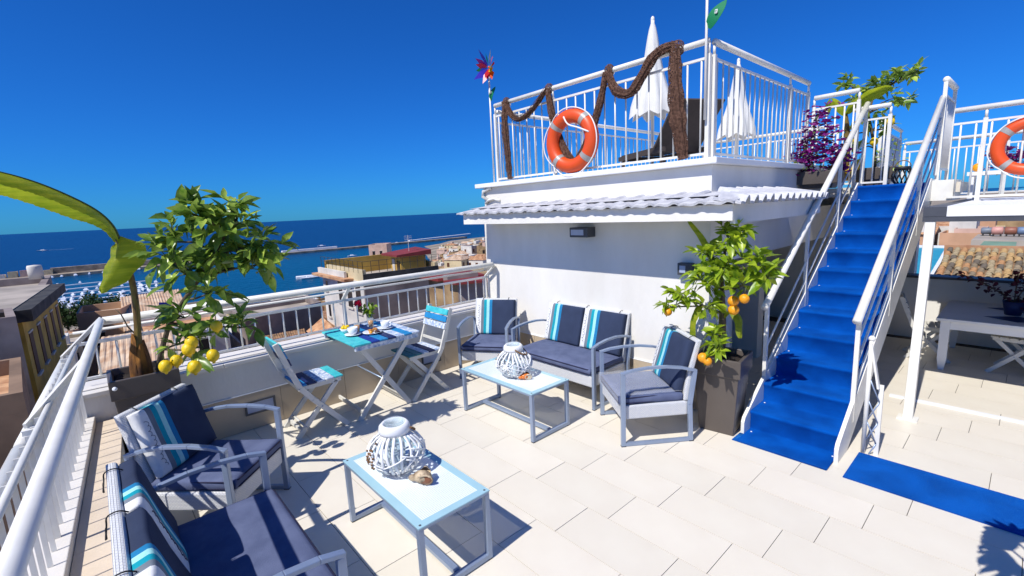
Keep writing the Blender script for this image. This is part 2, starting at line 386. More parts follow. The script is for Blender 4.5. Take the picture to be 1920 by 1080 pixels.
def left_railing():
    t = thing('terrace_railing', 'white tube railing running toward the camera along the left edge', 'railing', (-2.5, -0.3, 0.43), world=True)
    cy = lambda x: -0.022 - 0.057*(x+4.69)
    build(MB().tube([(-4.52, -0.02, 1.165), (-4.49, -0.035, 1.17), (-4.0, cy(-4.0), 1.17), (0.6, cy(0.6), 1.17)], 0.0245, 16), 'handrail', M_rail, t, True)
    y = ledge_y
    build(MB().cyl((-4.6, y(-4.6)+0.035, 1.02), (0.6, y(0.6)+0.035, 1.02), 0.013, n=10), 'upper_bar', M_rail, t, True)
    build(MB().cyl((-4.6, y(-4.6)-0.025, 0.95), (-2.76, y(-2.76)-0.025, 0.95), 0.029, n=14), 'outer_bar', M_rail, t, True)
    build(MB().cyl((-2.70, y(-2.70)-0.025, 0.95), (0.6, y(0.6)-0.025, 0.95), 0.029, n=14), 'outer_bar', M_rail, t, True)
    balusters(t, (-4.55, y(-4.55)+0.006), (0.5, y(0.5)+0.006), 0.479, 1.008, 0.123, 0.0085, True)
    for x in (-4.3, -2.9):
        build(MB().bar((x, y(x)-0.03, 0.985), (x-0.55, cy(x-0.55)-0.02, 1.135), 0.012, 0.034), 'bracket', M_rail, t)
        build(MB().bar((x+0.1, y(x+0.1)-0.005, 0.479), (x+0.1, y(x+0.1)-0.005, 1.0), 0.045, 0.014, up=(1,0,0)), 'post', M_rail, t)
left_railing()

# ================================================================ white house with the upper terrace
def house():
    t = thing('stair_house', 'white plastered house with whitewashed tile eaves beside the blue stairs', 'house', (-3.2, 5.5, 0), world=True)
    w = MB()
    w.box(-4.75, 3.80, -0.3, -1.78, 4.05, 1.700); w.box(-4.75, 4.05, -9.5, -4.50, 10.0, 1.92)
    w.box(-2.05, 4.05, -0.3, -1.78, 4.25, 1.70)
    w.box(-2.05, 4.25, 1.30, -1.78, 8.0, 1.70)               # lintel over the open side
    w.box(-3.6, 5.55, -0.02, -2.02, 5.70, 1.70); w.box(-2.6, 4.95, -0.02, -2.12, 5.10, 1.70)
    build(w, 'wall', M_plaster, t)
    skirting(t, 'x', 3.80, -4.50, -1.78, -1)
    # soffit and fascia
    build(MB().box(-4.60, 3.40, 1.685, -1.46, 3.799, 1.712), 'soffit', M_plaster, t)
    fa = MB(); fa.box(-4.60, 3.385, 1.685, -1.43, 3.42, 1.80); fa.box(-1.46, 3.42, 1.66, -1.43, 5.40, 1.80); fa.box(-1.78, 3.80, 1.66, -1.46, 5.40, 1.69); fa.box(-1.78, 5.37, 1.691, -1.46, 5.40, 1.80)
    fa.box(-4.63, 3.385, 1.685, -4.60, 3.95, 1.80)
    build(fa, 'fascia', M_plaster, t)
    # tiled roof: one mesh bed, tiles as sub-parts
    rf = MB()
    rf.add([(-4.64,3.40,1.800),(-1.42,3.40,1.800),(-1.86,3.93,1.885),(-4.64,3.93,1.885)], [(0,1,2,3)])
    rf.add([(-1.42,3.40,1.800),(-1.42,5.38,1.800),(-1.86,5.38,1.885),(-1.86,3.93,1.885)], [(0,1,2,3)])
    roof = build(rf, 'roof', M_roofw, t)
    def tile_mesh(wd, L, roll, h):
        mb = MB(); n = 9; pr = []
        for i in range(n+1):
            u = i/n; x = u*wd
            z = 0.012 + (h*math.sin(math.pi*min(1, (u-(1-roll))/roll)) if u > 1-roll else 0.004*math.sin(u*9))
            pr.append((x, z))
        vs = []
        for s, dz in ((0, 0), (1, 0.0)):
            vs += [(x, s*L, z) for x, z in pr] + [(x, s*L, z-0.018) for x, z in pr]
        k = n+1; fs = []
        for i in range(n):
            fs += [(i, i+1, 2*k+i+1, 2*k+i), (k+i+1, k+i, 3*k+i, 3*k+i+1), (i+1, i, k+i, k+i+1), (2*k+i, 2*k+i+1, 3*k+i+1, 3*k+i)]
        fs += [(0, 2*k, 3*k, k), (k-1, 2*k-1, 4*k-1, 3*k-1)]
        return mb.add(vs, fs).mesh('roof_tile', M_roofw)
    wd = 0.206; me = tile_mesh(wd, 0.55, 0.36, 0.016); me_s = tile_mesh(wd, 0.26, 0.36, 0.016); a = math.atan2(0.085, 0.53)
    for i in range(16):
        inst(me if i < 14 else me_s, 'roof_tile', roof, (-4.70+i*wd, 3.335, 1.806+random.uniform(-0.003, 0.003)), (a, 0, random.uniform(-0.006, 0.006)))
    me2 = tile_mesh(0.155, 0.42, 0.55, 0.046); me2s = tile_mesh(0.155, 0.20, 0.55, 0.046); a2 = math.atan2(0.085, 0.44)
    for i in range(13):
        inst(me2 if i > 2 else me2s, 'roof_tile', roof, (-1.365, 3.36+i*0.155, 1.806+random.uniform(-0.004, 0.004)), (a2, 0, R(90)+random.uniform(-0.01, 0.01)))
    # ridge of whitewash covering the upper ends
    build(MB().add([(-4.70,3.53,1.866),(-1.52,3.53,1.866),(-1.84,3.95,1.905),(-4.70,3.95,1.905),(-1.52,5.38,1.866),(-1.84,5.38,1.905)],
                   [(0,1,2,3),(1,4,5,2)]), 'roof_flashing', M_roofw, roof)
    # upper storey wall and cornice slab
    build(MB().box(-4.88, 3.93, 1.86, -1.84, 6.9, 2.128), 'upper_wall', M_plaster, t)
    build(MB().box(-4.98, 3.855, 2.130, -1.77, 6.95, 2.182), 'cornice', M_trim, t, bevel=0.006)
    build(MB().box(-4.90, 6.96, 2.10, -1.80, 12.0, 2.17), 'roof_deck', M_tile, t)
    # rain pipe loops and bracket at the corner of the upper wall
    build(MB().tube([(-4.80,3.925,1.97),(-4.88,3.90,2.02),(-4.86,3.90,2.09),(-4.72,3.91,2.125)], 0.022, 10), 'rain_pipe', M_rail, t, True)
    build(MB().tube([(-4.84,3.915,1.93),(-4.76,3.905,1.97),(-4.66,3.905,1.985),(-4.56,3.915,1.955)], 0.016, 8), 'cable_loop', M_rail, t, True)
    build(MB().box(-3.02, 3.796, 1.365, -2.90, 3.799, 1.372), 'wall_vent', M_coping, t)
    build(MB().box(-3.6, 8.0, -0.3, -1.0, 8.2, 1.9), 'rear_wall', M_plaster, t)
house()

def wall_lamp(x, z, wd, ht, dp, label):
    t = thing('wall_lamp', label, 'lamp', (x, 3.80, z))
    b = MB(); b.box(-wd/2, -dp, -ht/2, wd/2, -0.001, ht/2)
    build(b, 'body', M_dark, t, bevel=0.006)
    build(MB().box(-wd/2+0.022, -dp-0.004, -ht/2+0.022, wd/2-0.05, -dp+0.002, ht/2-0.022), 'lens', M_lens, t)
wall_lamp(-3.08, 1.575, 0.235, 0.10, 0.13, 'long dark grey wall lamp high under the eaves')
wall_lamp(-1.97, 1.262, 0.125, 0.105, 0.07, 'small square dark wall lamp left of the orange tree')

def upper_rail(name_label, p0, p1, z0, zt, spacing, posts, handr=0.026, loc=None):
    t = thing('balcony_railing', name_label, 'railing', ((p0[0]+p1[0])/2, (p0[1]+p1[1])/2, z0), world=True)
    build(MB().cyl((*p0, zt), (*p1, zt), handr, n=12), 'handrail', M_rail, t, True)
    build(MB().bar((*p0, zt-0.13), (*p1, zt-0.13), 0.020, 0.020), 'upper_bar', M_rail, t)
    build(MB().bar((*p0, z0+0.045), (*p1, z0+0.045), 0.022, 0.020), 'bottom_bar', M_rail, t)
    balusters(t, p0, p1, z0+0.056, zt-0.141, spacing, 0.008)
    for s in posts:
        q = lerp(p0, p1, s); build(MB().bar((*q, z0+0.001), (*q, zt-0.10), 0.034, 0.034, up=(0,1,0)), 'post', M_rail, t)
        build(MB().cyl((*q, zt-0.10), (*q, zt-0.02), 0.012, n=8), 'bracket', M_rail, t, True)
    return t
upper_rail('white balcony railing along the front of the upper terrace, hung with netting', (-4.66, 4.0), (-1.92, 4.0), 2.182, 3.125, 0.128, (0.0, 0.36, 1.0))
upper_rail('white balcony railing on the stair side of the upper terrace', (-1.90, 4.05), (-1.90, 6.45), 2.182, 3.12, 0.118, (0.0, 0.75, 1.0))
upper_rail('white balcony railing on the sea side of the upper terrace', (-4.68, 4.05), (-4.68, 9.6), 2.182, 3.06, 0.125, (0.3, 0.65, 1.0))
upper_rail('white balcony railing closing the far end of the upper terrace', (-4.6, 9.8), (-2.4, 9.8), 2.17, 3.0, 0.13, (0.0, 0.5, 1.0))

# ================================================================ blue stairs
NST, RISE, RUN, SY = 12, 0.159, 0.258, 3.72
XL, XR = -1.375, -0.785
def stairs():
    t = thing('staircase', 'white metal staircase with tube handrails climbing to the upper terrace', 'staircase', (-1.08, 3.72, 0), world=True)
    top = (SY+(NST-1)*RUN, NST*RISE)
    for x0, x1 in ((XL-0.030, XL-0.005), (XR+0.005, XR+0.030)):
        y0 = SY-0.10; pts = [(y0-0.02, 0.0), (y0+0.22, 0.0), (top[0]+0.25, top[1]-0.16), (top[0]+0.25, top[1]+0.03), (top[0]+0.02, top[1]+0.045), (y0+0.0, 0.135), (y0-0.02, 0.10)]
        mb = MB(); k = len(pts)
        mb.add([(x0, y, z) for y, z in pts]+[(x1, y, z) for y, z in pts], [tuple(range(k)), tuple(range(2*k-1, k-1, -1))]+[(i, i+k, (i+1) % k+k, (i+1) % k) for i in range(k)])
        build(mb, 'stringer', M_rail, t)
    for k in range(1, NST+1):
        y = SY+(k-1)*RUN; z = k*RISE
        build(MB().box(XL-0.003, y+0.012, z-0.045, XR+0.003, y+RUN+0.02, z-0.009), 'tread', M_pale, t)
    for x, side in ((XL-0.018, 0), (XR+0.018, 1)):
        ya, za = (3.98, 0.975) if side == 0 else (3.93, 0.965)
        yb, zb = (6.787, 2.835) if side == 0 else (6.94, 2.80)
        build(MB().tube([(x, ya-0.03, za-0.02), (x, yb, zb)], 0.028, 14), 'handrail', M_rail, t, True)
        for k, fr in enumerate((0.26, 0.50, 0.74)):
            if side == 0 and k == 0: continue
            build(MB().cyl((x, ya+0.05, za*(1-fr)+0.20*fr+0.03), (x, yb, zb*(1-fr)+(zb-0.72)*fr), 0.009, n=8), 'midrail', M_rail, t, True)
        for f in (0.012, 0.34, 0.67, 0.985):
            yy = ya+(yb-ya)*f; zz = za+(zb-za)*f; zs = max(0.02, (yy-SY)/RUN*RISE + 0.03)
            build(MB().bar((x, yy, zs), (x, yy, zz-0.01), 0.028, 0.028, up=(0,1,0)), 'post', M_rail, t)
    build(MB().box(XR+0.031, 6.62, 1.72, XR+0.20, 7.35, 1.93), 'landing_end', M_rail, t)
    build(MB().box(-1.42, top[0]+0.26, 1.80, -0.55, 8.0, 1.905), 'landing', M_tile, t)
    build(MB().box(-2.04, top[0]+0.0, 1.80, -1.425, 8.0, 1.905), 'landing', M_tile, t)
stairs()

def carpet():
    mb = MB(); th = 0.008
    x0, x1 = XL-0.004, XR+0.004
    prof = [(3.452, 0.001+th), (SY-0.004, 0.001+th)]
    for k in range(1, NST+1):
        y = SY+(k-1)*RUN; z = k*RISE
        prof += [(y-0.001, (k-1)*RISE+0.022), (y-0.003, z-0.030), (y-0.012, z-0.018), (y-0.013, z-0.004), (y-0.004, z+th-0.003), (y+0.012, z+th-0.001)]
        prof += [(y+RUN-0.012, z+th-0.002)] if k < NST else [(y+0.75, z+th)]
    vs = []; fs = []; nx = 9
    for i, (y, z) in enumerate(prof):
        for j in range(nx): vs.append((x0+(x1-x0)*j/(nx-1), y+random.uniform(-1, 1)*0.0015, z+random.uniform(0, 1)*0.002))
    for i in range(len(prof)-1):
        for j in range(nx-1): fs.append((i*nx+j, i*nx+j+1, (i+1)*nx+j+1, (i+1)*nx+j))
    # widen the foot of the runner in front of the stringers
    mb.add(vs, fs)
    mb.box(XL-0.035, 3.452, 0.001, XR-0.0, 3.600, 0.0075)
    t = thing('stair_carpet', 'bright blue carpet runner laid down the stairs', 'carpet', (-1.08, 3.6, 0), world=True)
    build(mb, 'runner', M_carpet, t, True)
    nl = MB().lathe([(0.0, 0.004), (0.006, 0.003), (0.007, 0)], 8); me = nl.mesh('stud', M_cer)
    for k in range(0, NST):
        y = SY+(k-0.10)*RUN; inst(me, 'stud', t, (x0+0.03, y-0.03, k*RISE+th+0.003))
        if k in (0, 3): inst(me, 'stud', t, (x1-0.02, y-0.03, k*RISE+th+0.003))
carpet()
def floor_runner():
    mb = MB(); x0, x1, y0, y1 = -0.688, 1.25, 3.436, 3.862; nx = 30
    for s in range(nx):
        a, b = x0+(x1-x0)*s/nx, x0+(x1-x0)*(s+1)/nx
        mb.add([(a,y0,0.008),(b,y0,0.008),(b,y1,0.008),(a,y1,0.008)], [(0,1,2,3)])
    mb.box(x0, y0, 0.001, x1, y1, 0.0075)
    build(mb, 'floor_runner', M_carpet, None, label='bright blue runner lying flat on the tiles right of the stairs', cat='carpet')
floor_runner()
def scissor_gate():
    t = thing('scissor_gate', 'folded white scissor gate standing beside the foot of the stairs', 'gate', (-0.66, 3.88, 0), world=True)
    a = (-0.672, 3.885); b = (-0.600, 3.905)
    build(MB().cyl((*a, 0.0), (*a, 0.835), 0.014, n=10), 'post', M_rail, t, True)
    build(MB().ball((*a, 0.845), 0.021, 12, 8), 'knob', M_rail, t, True)
    build(MB().bar((*a, 0.82), (b[0]-0.012, b[1]-0.025, 0.50), 0.012, 0.040), 'strap', M_rail, t)
    build(MB().bar((*b, 0.0), (*b, 0.52), 0.026, 0.02, up=(0,1,0)), 'post', M_rail, t)
    z = 0.56; s = 0
    for k in range(3):
        build(MB().cyl((a[0]+0.006, a[1], z), (b[0]-0.004, b[1]-0.012, z-0.16), 0.005, n=6), 'lattice_bar', M_alu, t, True)
        build(MB().cyl((b[0]-0.004, b[1]-0.012, z-0.165), (a[0]+0.006, a[1]+0.004, z-0.32), 0.005, n=6), 'lattice_bar', M_alu, t, True); z -= 0.155
scissor_gate()

# ================================================================ right hand deck
def right_deck():
    t = thing('deck_slab', 'white roof slab on a post over the shaded dining corner', 'canopy', (-0.1, 6.2, 0), world=True)
    s = MB(); s.box(-0.46, 4.95, 1.625, 3.2, 8.2, 1.705)
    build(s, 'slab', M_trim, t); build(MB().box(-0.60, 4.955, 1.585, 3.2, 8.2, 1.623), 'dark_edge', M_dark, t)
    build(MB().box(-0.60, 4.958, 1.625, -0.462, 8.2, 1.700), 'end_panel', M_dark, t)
    build(MB().bar((-0.552, 4.99, 1.584), (-0.545, 4.745, 0.006), 0.062, 0.062, up=(0,1,0)), 'post', M_rail, t, bevel=0.004)
    build(MB().box(-0.61, 4.68, 0.001, -0.48, 4.80, 0.012), 'foot_plate', M_rail, t)
right_deck()
upper_rail('white railing over the shaded dining corner, carrying the right life ring', (-0.63, 6.6), (2.2, 6.6), 1.706, 2.60, 0.11, (0.08, 0.5))
def end_panel():
    t = thing('balcony_railing', 'short dense white railing panel at the head of the stairs, right side', 'railing', (-0.775, 7.4, 1.93), world=True)
    a, b = (-0.755, 6.93), (-0.745, 7.62)
    build(MB().cyl((*a, 2.975), (*b, 2.975), 0.030, n=14), 'handrail', M_rail, t, True)
    build(MB().bar((*a, 2.82), (*b, 2.82), 0.022, 0.02), 'upper_bar', M_rail, t); build(MB().bar((*a, 2.06), (*b, 2.06), 0.022, 0.02), 'bottom_bar', M_rail, t)
    balusters(t, (a[0], a[1]+0.03), (b[0], b[1]-0.03), 2.071, 2.809, 0.062, 0.008)
    for q in (a, b): build(MB().bar((*q, 1.931), (*q, 2.95), 0.034, 0.034, up=(0,1,0)), 'post', M_rail, t)
end_panel()
upper_rail('white railing left of the stair head, behind the bougainvillea trough', (-1.88, 6.62), (-1.44, 6.62), 1.906, 2.97, 0.10, (0.0, 1.0))
upper_rail('low white railing closing the stair head, in front of the lemon tree', (-1.50, 6.75), (-1.17, 6.75), 1.906, 2.78, 0.11, (1.0,))
upper_rail('far white railing crossing behind the stair head', (-1.45, 9.6), (3.0, 9.6), 1.72, 2.56, 0.13, (0.0, 0.25, 0.5))
upper_rail('dense white railing receding behind the lemon tree at the stair head', (-1.42, 7.7), (-1.50, 9.5), 1.906, 2.75, 0.075, (0.0, 1.0))
def rear_parapet():
    t = thing('parapet_wall', 'shaded rear wall behind the white dining table', 'wall', (0, 7.7, 0), world=True)
    build(MB().box(-1.75, 7.60, -0.3, 3.2, 7.75, 0.76), 'wall', M_plaster, t)
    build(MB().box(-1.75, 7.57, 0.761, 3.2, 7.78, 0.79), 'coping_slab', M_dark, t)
rear_parapet()
build(MB().box(1.36, 5.3, 0.001, 1.5, 8.2, 1.584), 'added_shade_wall', M_plaster, None, label='unseen white wall added just right of the view to darken the dining corner', cat='wall')  # out-of-view wall, added to cut light and deepen the dining corner's shade
# ================================================================ lounge furniture
STRIPES = [(0.0,0.17,3),(0.17,0.19,5),(0.19,0.285,1),(0.285,0.375,2),(0.375,0.455,4),(0.455,1.0,0)]
CUSH_M = [M_navy, M_fteal, M_faqua, M_fwhite, M_fblue, M_fgrey]
def cushion(wd, ht, th, striped, seed=0):
    """pillow in local x (0..wd, across), z (height), front toward +y; stripes run along z, white at the +x end"""
    rs = random.Random(seed); cuts = sorted({0.0, 1.0, 0.02, 0.98, 0.06, 0.94, *[a for a, b, c in STRIPES]} | {i/14 for i in range(15)}) if striped else [0,0.015,0.05,0.15,0.3,0.5,0.7,0.85,0.95,0.985,1]
    vc = [0, 0.015, 0.05, 0.12, 0.3, 0.5, 0.7, 0.88, 0.95, 0.985, 1]
    prof = lambda u: (1-abs(2*u-1)**12)**0.45
    mb = MB(); nu, nv = len(cuts), len(vc); ph = rs.random()*6
    def T(u, v): return th/2*(0.55+0.45*prof(u)*prof(v)) + 0.003*math.sin(u*9+ph)*math.sin(v*7+ph)
    for side in (1, -1):
        vs = [(wd*u, side*T(u, v), ht*v) for v in vc for u in cuts]; fs = []; ms = []
        for j in range(nv-1):
            for i in range(nu-1):
                q = (j*nu+i, j*nu+i+1, (j+1)*nu+i+1, (j+1)*nu+i); fs.append(q if side < 0 else q[::-1])
                um = 1-(cuts[i]+cuts[i+1])/2; ms.append(next(c for a, b, c in STRIPES if a <= um <= b) if striped else 0)
        o = len(mb.f); mb.add(vs, fs); mb.m[o:] = ms
    n = nu*nv; loop = [i for i in range(nu)]+[j*nu+nu-1 for j in range(1, nv)]+[(nv-1)*nu+i for i in range(nu-2, -1, -1)]+[j*nu for j in range(nv-2, 0, -1)]
    for a, b in zip(loop, loop[1:]+loop[:1]):
        um = 1-(mb.v[a][0]+mb.v[b][0])/2/wd
        mb.f.append((a, b, b+n, a+n)); mb.m.append(next(c for x, y, c in STRIPES if x <= um <= y) if striped else 0)
    return mb
def lounge_seat(name, label, cat, wd, nb, film=False):
    t = thing(name, label, cat)
    X = wd/2-0.015
    for s in (-1, 1):
        f = MB(); x = s*X
        f.bar((x,0.275,0.0), (x,0.275,0.575), 0.028, 0.034, up=(0,1,0)); f.bar((x,-0.262,0.0), (x,-0.250,0.30), 0.028, 0.032, up=(0,1,0)); f.bar((x,-0.250,0.30), (x,-0.285,0.565), 0.028, 0.032, up=(0,1,0))
        f.bar((x,0.258,0.016), (x,-0.247,0.016), 0.026, 0.028)
        arm = [(x,0.292,0.580),(x,0.20,0.603),(x,0.08,0.615),(x,-0.06,0.614),(x,-0.18,0.598),(x,-0.298,0.566)]
        for a, b in zip(arm, arm[1:]): f.bar(a, b, 0.031, 0.020)
        o = build(f, 'side_frame', M_alu, t, bevel=0.003)
        for y in (0.275, -0.262): build(MB().box(x-0.015, y-0.018, -0.0, x+0.015, y+0.018, 0.006), 'foot_glide', M_black, o)
    a = wd/2-0.032
    build(MB().box(-a, -0.245, 0.205, a, 0.280, 0.318), 'wicker_seat', M_wicker, t, bevel=0.012, uv=True)
    bk = MB(); n = 8; pr = [(-0.232-0.10*((k/n)**1.4), 0.319+0.475*k/n) for k in range(n+1)]
    vs = []
    for (y, z) in pr: vs += [(-a, y+0.022, z), (a, y+0.022, z), (a, y-0.018, z), (-a, y-0.018, z)]
    fs = [(0,1,2,3)]+[(4*n+3,4*n+2,4*n+1,4*n)]
    for k in range(n):
        b = 4*k; fs += [(b+1,b,b+4,b+5),(b+2,b+1,b+5,b+6),(b+3,b+2,b+6,b+7),(b,b+3,b+7,b+4)]
    build(bk.add(vs, fs), 'wicker_back', M_wicker, t, bevel=0.010, uv=True)
    sw = 2*a-0.015
    c = cushion(sw, 0.50, 0.075, False, nb); c.xf(Matrix.Translation((-sw/2, -0.205, 0.356)) @ Matrix.Rotation(R(-90), 4, 'X'))
    so = build(c, 'seat_cushion', M_seat, t, True)
    for z in (0.377, 0.335):
        e = 0.012; P = [(-sw/2+e,-0.19,z),(-sw/2+0.03,-0.207,z),(sw/2-0.03,-0.207,z),(sw/2-e,-0.19,z),(sw/2+0.002,0.262,z),(sw/2-0.03,0.297,z),(-sw/2+0.03,0.297,z),(-sw/2-0.002,0.262,z)]
        build(MB().tube(P, 0.0045, 6, closed=True), 'piping', M_pipe, so, True)
    if film:
        fm = MB(); nx = 14; rs = random.Random(4); g = [[(-sw/2-0.006+(sw+0.012)*i/nx, -0.20+0.508*j/nx, 0.400+rs.uniform(0, 0.007)) for i in range(nx+1)] for j in range(nx+1)]
        vs = [p for r in g for p in r]; fs = [(j*(nx+1)+i, j*(nx+1)+i+1, (j+1)*(nx+1)+i+1, (j+1)*(nx+1)+i) for j in range(nx) for i in range(nx)]
        k = len(vs); vs += [(p[0], 0.310+rs.uniform(0, 0.006), 0.318+rs.uniform(-0.006, 0.006)) for p in g[-1]]
        fs += [(nx*(nx+1)+i, nx*(nx+1)+i+1, k+i+1, k+i) for i in range(nx)]
        build(fm.add(vs, fs), 'plastic_cover', M_plastic, t, True, label='clear plastic wrap over the seat cushion')
    cw = (sw-0.02)/nb-0.012
    for k in range(nb):
        x0 = -sw/2+0.008+k*(cw+0.020)
        c = cushion(cw, 0.405, 0.074, True, k+3); lean = Matrix.Translation((x0, -0.168, 0.396)) @ Matrix.Rotation(R(16), 4, 'X'); c.xf(lean)
        co = build(c, 'back_cushion', CUSH_M, t, True)
        q = MB(); rs = random.Random(k); sx = cw*0.915; z = 0.05; pts = []
        while z < 0.34:                       # handwriting running up the white band
            pts.append((sx+0.010*math.sin(z*210)+0.006*math.sin(z*77), 0.0382, z+0.006*math.cos(z*210))); z += 0.004
        q.tube(pts, 0.0012, 4)
        build(q.xf(lean), 'lettering', M_pipe, co)
    for s in (-0.8, 0.0, 0.8) if nb > 1 else (-0.6, 0.6):
        x = s*a; build(MB().tube(smooth_path([(x,-0.292,0.785),(x,-0.320,0.802),(x,-0.352,0.795),(x+0.004,-0.358,0.765),(x+0.022,-0.362,0.745),(x+0.030,-0.366,0.725),(x+0.012,-0.364,0.735),(x,-0.360,0.755),(x-0.016,-0.364,0.735),(x-0.020,-0.366,0.70)], 30), 0.0028, 6), 'tie_cord', M_black, t, True)
    return t
def facing(dx, dy): return math.atan2(dy, dx)-math.pi/2
s1 = lounge_seat('lounge_sofa', 'white wicker two-seat sofa with navy cushions against the house wall', 'sofa', 1.10, 2)
s2 = copy_tree(s1); s2['label'] = 'white wicker two-seat sofa with its back to the left railing, nearest the camera'
for s in (s1, s2): s['group'] = 'two-seat sofas of the lounge set'
place(s1, -3.06, 3.455, 0, R(180)); place(s2, -2.17, 0.250, 0, 0)
a1 = lounge_seat('lounge_armchair', 'white wicker armchair with navy cushions in the corner by the parapet', 'armchair', 0.58, 1)
a2 = copy_tree(a1); a2['label'] = 'white wicker armchair turned sideways below the banana plant'
a3 = lounge_seat('lounge_armchair', 'white wicker armchair with plastic wrapped seat beside the orange tree', 'armchair', 0.60, 1, True)
for s in (a1, a2, a3): s['group'] = 'armchairs of the lounge set'
place(a1, -4.06, 3.24, 0, facing(0.55, -0.83)); place(a2, -3.295, 0.375, 0, facing(0.70, 0.71)); place(a3, -2.02, 3.20, 0, facing(-0.60, -0.80))

def coffee_table(label, x, y, wd=0.87, dp=0.425, h=0.40):
    t = thing('coffee_table', label, 'table', (x, y, 0), group='glass topped coffee tables')
    for sx in (-1, 1):
        px = sx*(wd/2-0.018)
        for sy in (-1, 1): build(MB().bar((px, sy*(dp/2-0.016), 0.008), (px, sy*(dp/2-0.016), h-0.022), 0.03, 0.026, up=(0,1,0)), 'leg', M_alu, t)
        r = build(MB().bar((px, -dp/2+0.030, 0.022), (px, dp/2-0.030, 0.022), 0.030, 0.026), 'runner', M_alu, t)
        for sy in (-1, 1): build(MB().box(px-0.014, sy*(dp/2-0.016)-0.012, 0, px+0.014, sy*(dp/2-0.016)+0.012, 0.0078), 'foot_glide', M_black, t)
    build(MB().bar((-wd/2+0.035, 0.0, 0.030), (wd/2-0.035, 0.0, 0.030), 0.035, 0.022), 'stretcher', M_alu, t)
    fr = MB(); a, b = wd/2, dp/2
    fr.box(-a+0.004, -b+0.003, h-0.022, a-0.004, -b+0.028, h-0.007); fr.box(-a+0.004, b-0.028, h-0.022, a-0.004, b-0.003, h-0.007)
    fr.box(-a+0.004, -b+0.0281, h-0.022, -a+0.03, b-0.0281, h-0.007); fr.box(a-0.03, -b+0.0281, h-0.022, a-0.004, b-0.0281, h-0.007)
    build(fr, 'top_frame', M_alu, t)
    g = MB(); e = 0.045
    g.box(-a, -b, h-0.0065, a, -b+e, h); g.box(-a, b-e, h-0.0065, a, b, h); g.box(-a, -b+e, h-0.0065, -a+e, b-e, h); g.box(a-e, -b+e, h-0.0065, a, b-e, h)
    go = build(g, 'glass_rim', M_rim, t)
    build(MB().add([(-a+e,-b+e,h-0.001),(a-e,-b+e,h-0.001),(a-e,b-e,h-0.001),(-a+e,b-e,h-0.001)], [(0,1,2,3)]), 'printed_glass', M_print, t)
    for sx in (-1, 1):
        for sy in (-1, 1): build(MB().lathe([(0.0, 0.0015), (0.006, 0.001), (0.007, 0)], 8, (sx*(a-0.02), sy*(b-0.02), h)), 'screw_cap', M_dark, t)
coffee_table('low glass topped coffee table nearest the camera, with the brown shell', -2.205, 1.14)
coffee_table('low glass topped coffee table by the far sofa, with the orange shell', -2.955, 2.585, 0.93, 0.44, 0.41)

def lantern(label, x, y, z, rz, s=1.0):
    t = thing('lantern', label, 'lantern', (x, y, z), rz, group='white rattan lanterns')
    def rad(h): return (0.058 + 0.098*math.sin(math.pi*min(1, max(0, (h*1.0)/0.240)))**0.75)*s
    H = 0.235*s
    ribs = 22
    for k in range(ribs):
        a0 = 2*math.pi*k/ribs; P = []
        for i in range(10):
            h = 0.008+0.227*i/9; a = a0+0.10*math.sin(i*0.5+k); r = rad(h)
            P.append((r*math.cos(a), r*math.sin(a), h*s))
        build(MB().tube(P, 0.0088*s, 6, flat=0.42), 'rib', M_trim, t, True)
    rs = random.Random(3)
    for k in range(24):
        a0 = rs.uniform(0, 6.28); da = rs.uniform(-1.5, 1.5); h0 = rs.uniform(0.02, 0.10); h1 = h0+rs.uniform(0.05, 0.12); P = []
        for i in range(7):
            h = h0+(h1-h0)*i/6; a = a0+da*i/6; r = rad(h)+0.004; P.append((r*math.cos(a), r*math.sin(a), h*s))
        build(MB().tube(P, 0.0075*s, 5, flat=0.5), 'woven_strand', M_trim, t, True)
    build(MB().lathe([(0.070*s,0.0),(0.072*s,0.014*s),(0.05*s,0.014*s),(0.0,0.012*s),(0.0,0.0)], 24), 'base_ring', M_trim, t, True)
    build(MB().lathe([(0.060*s,0.228*s),(0.084*s,0.232*s),(0.088*s,0.248*s),(0.084*s,0.272*s),(0.070*s,0.286*s),(0.058*s,0.282*s),(0.055*s,0.262*s),(0.060*s,0.228*s)], 28), 'collar', M_trim, t, True)
    build(MB().lathe([(0.050*s,0.016*s),(0.052*s,0.25*s),(0.053*s,0.300*s),(0.050*s,0.300*s),(0.048*s,0.02*s)], 24), 'glass_chimney', M_glass, t, True)
    build(MB().lathe([(0.0,0.10*s),(0.034*s,0.10*s),(0.034*s,0.016*s)], 16), 'candle', M_cer, t, True)
    P = []; 
    for i in range(15):
        a = math.pi*i/14; P.append((0.092*s*math.cos(a), -0.03*s-0.085*s*math.sin(a), (0.258-0.060*math.sin(a))*s))
    hd = MB(); hd.tube(P, 0.0065*s, 8)
    tw = MB()
    for ph in (0, math.pi):
        Q = []
        for i in range(90):
            u = i/89*14; k = int(min(13, u)); q = lerp(P[k], P[k+1], u-k); Q.append((q[0]+0.004*math.cos(i*0.9+ph), q[1], q[2]+0.004*math.sin(i*0.9+ph)))
        hd.tube(Q, 0.0045*s, 5)
    build(hd, 'rope_handle', M_rope, t, True)
    bd = MB()
    for i in range(26):
        a = 1.2+rs.uniform(-0.28, 0.28); h = rs.uniform(0.07, 0.21); r = rad(h)+0.010; bd.ball((r*math.cos(a), r*math.sin(a), h*s), 0.0065*s, 6, 4)
    build(bd, 'shell_cluster', M_rope, t, True, kind='stuff')
    return t
lantern('white rattan ball lantern on the coffee table nearest the camera', -2.305, 1.115, 0.402, R(200), 1.0)
lantern('white rattan ball lantern on the coffee table by the far sofa', -2.905, 2.565, 0.412, R(130), 0.98)

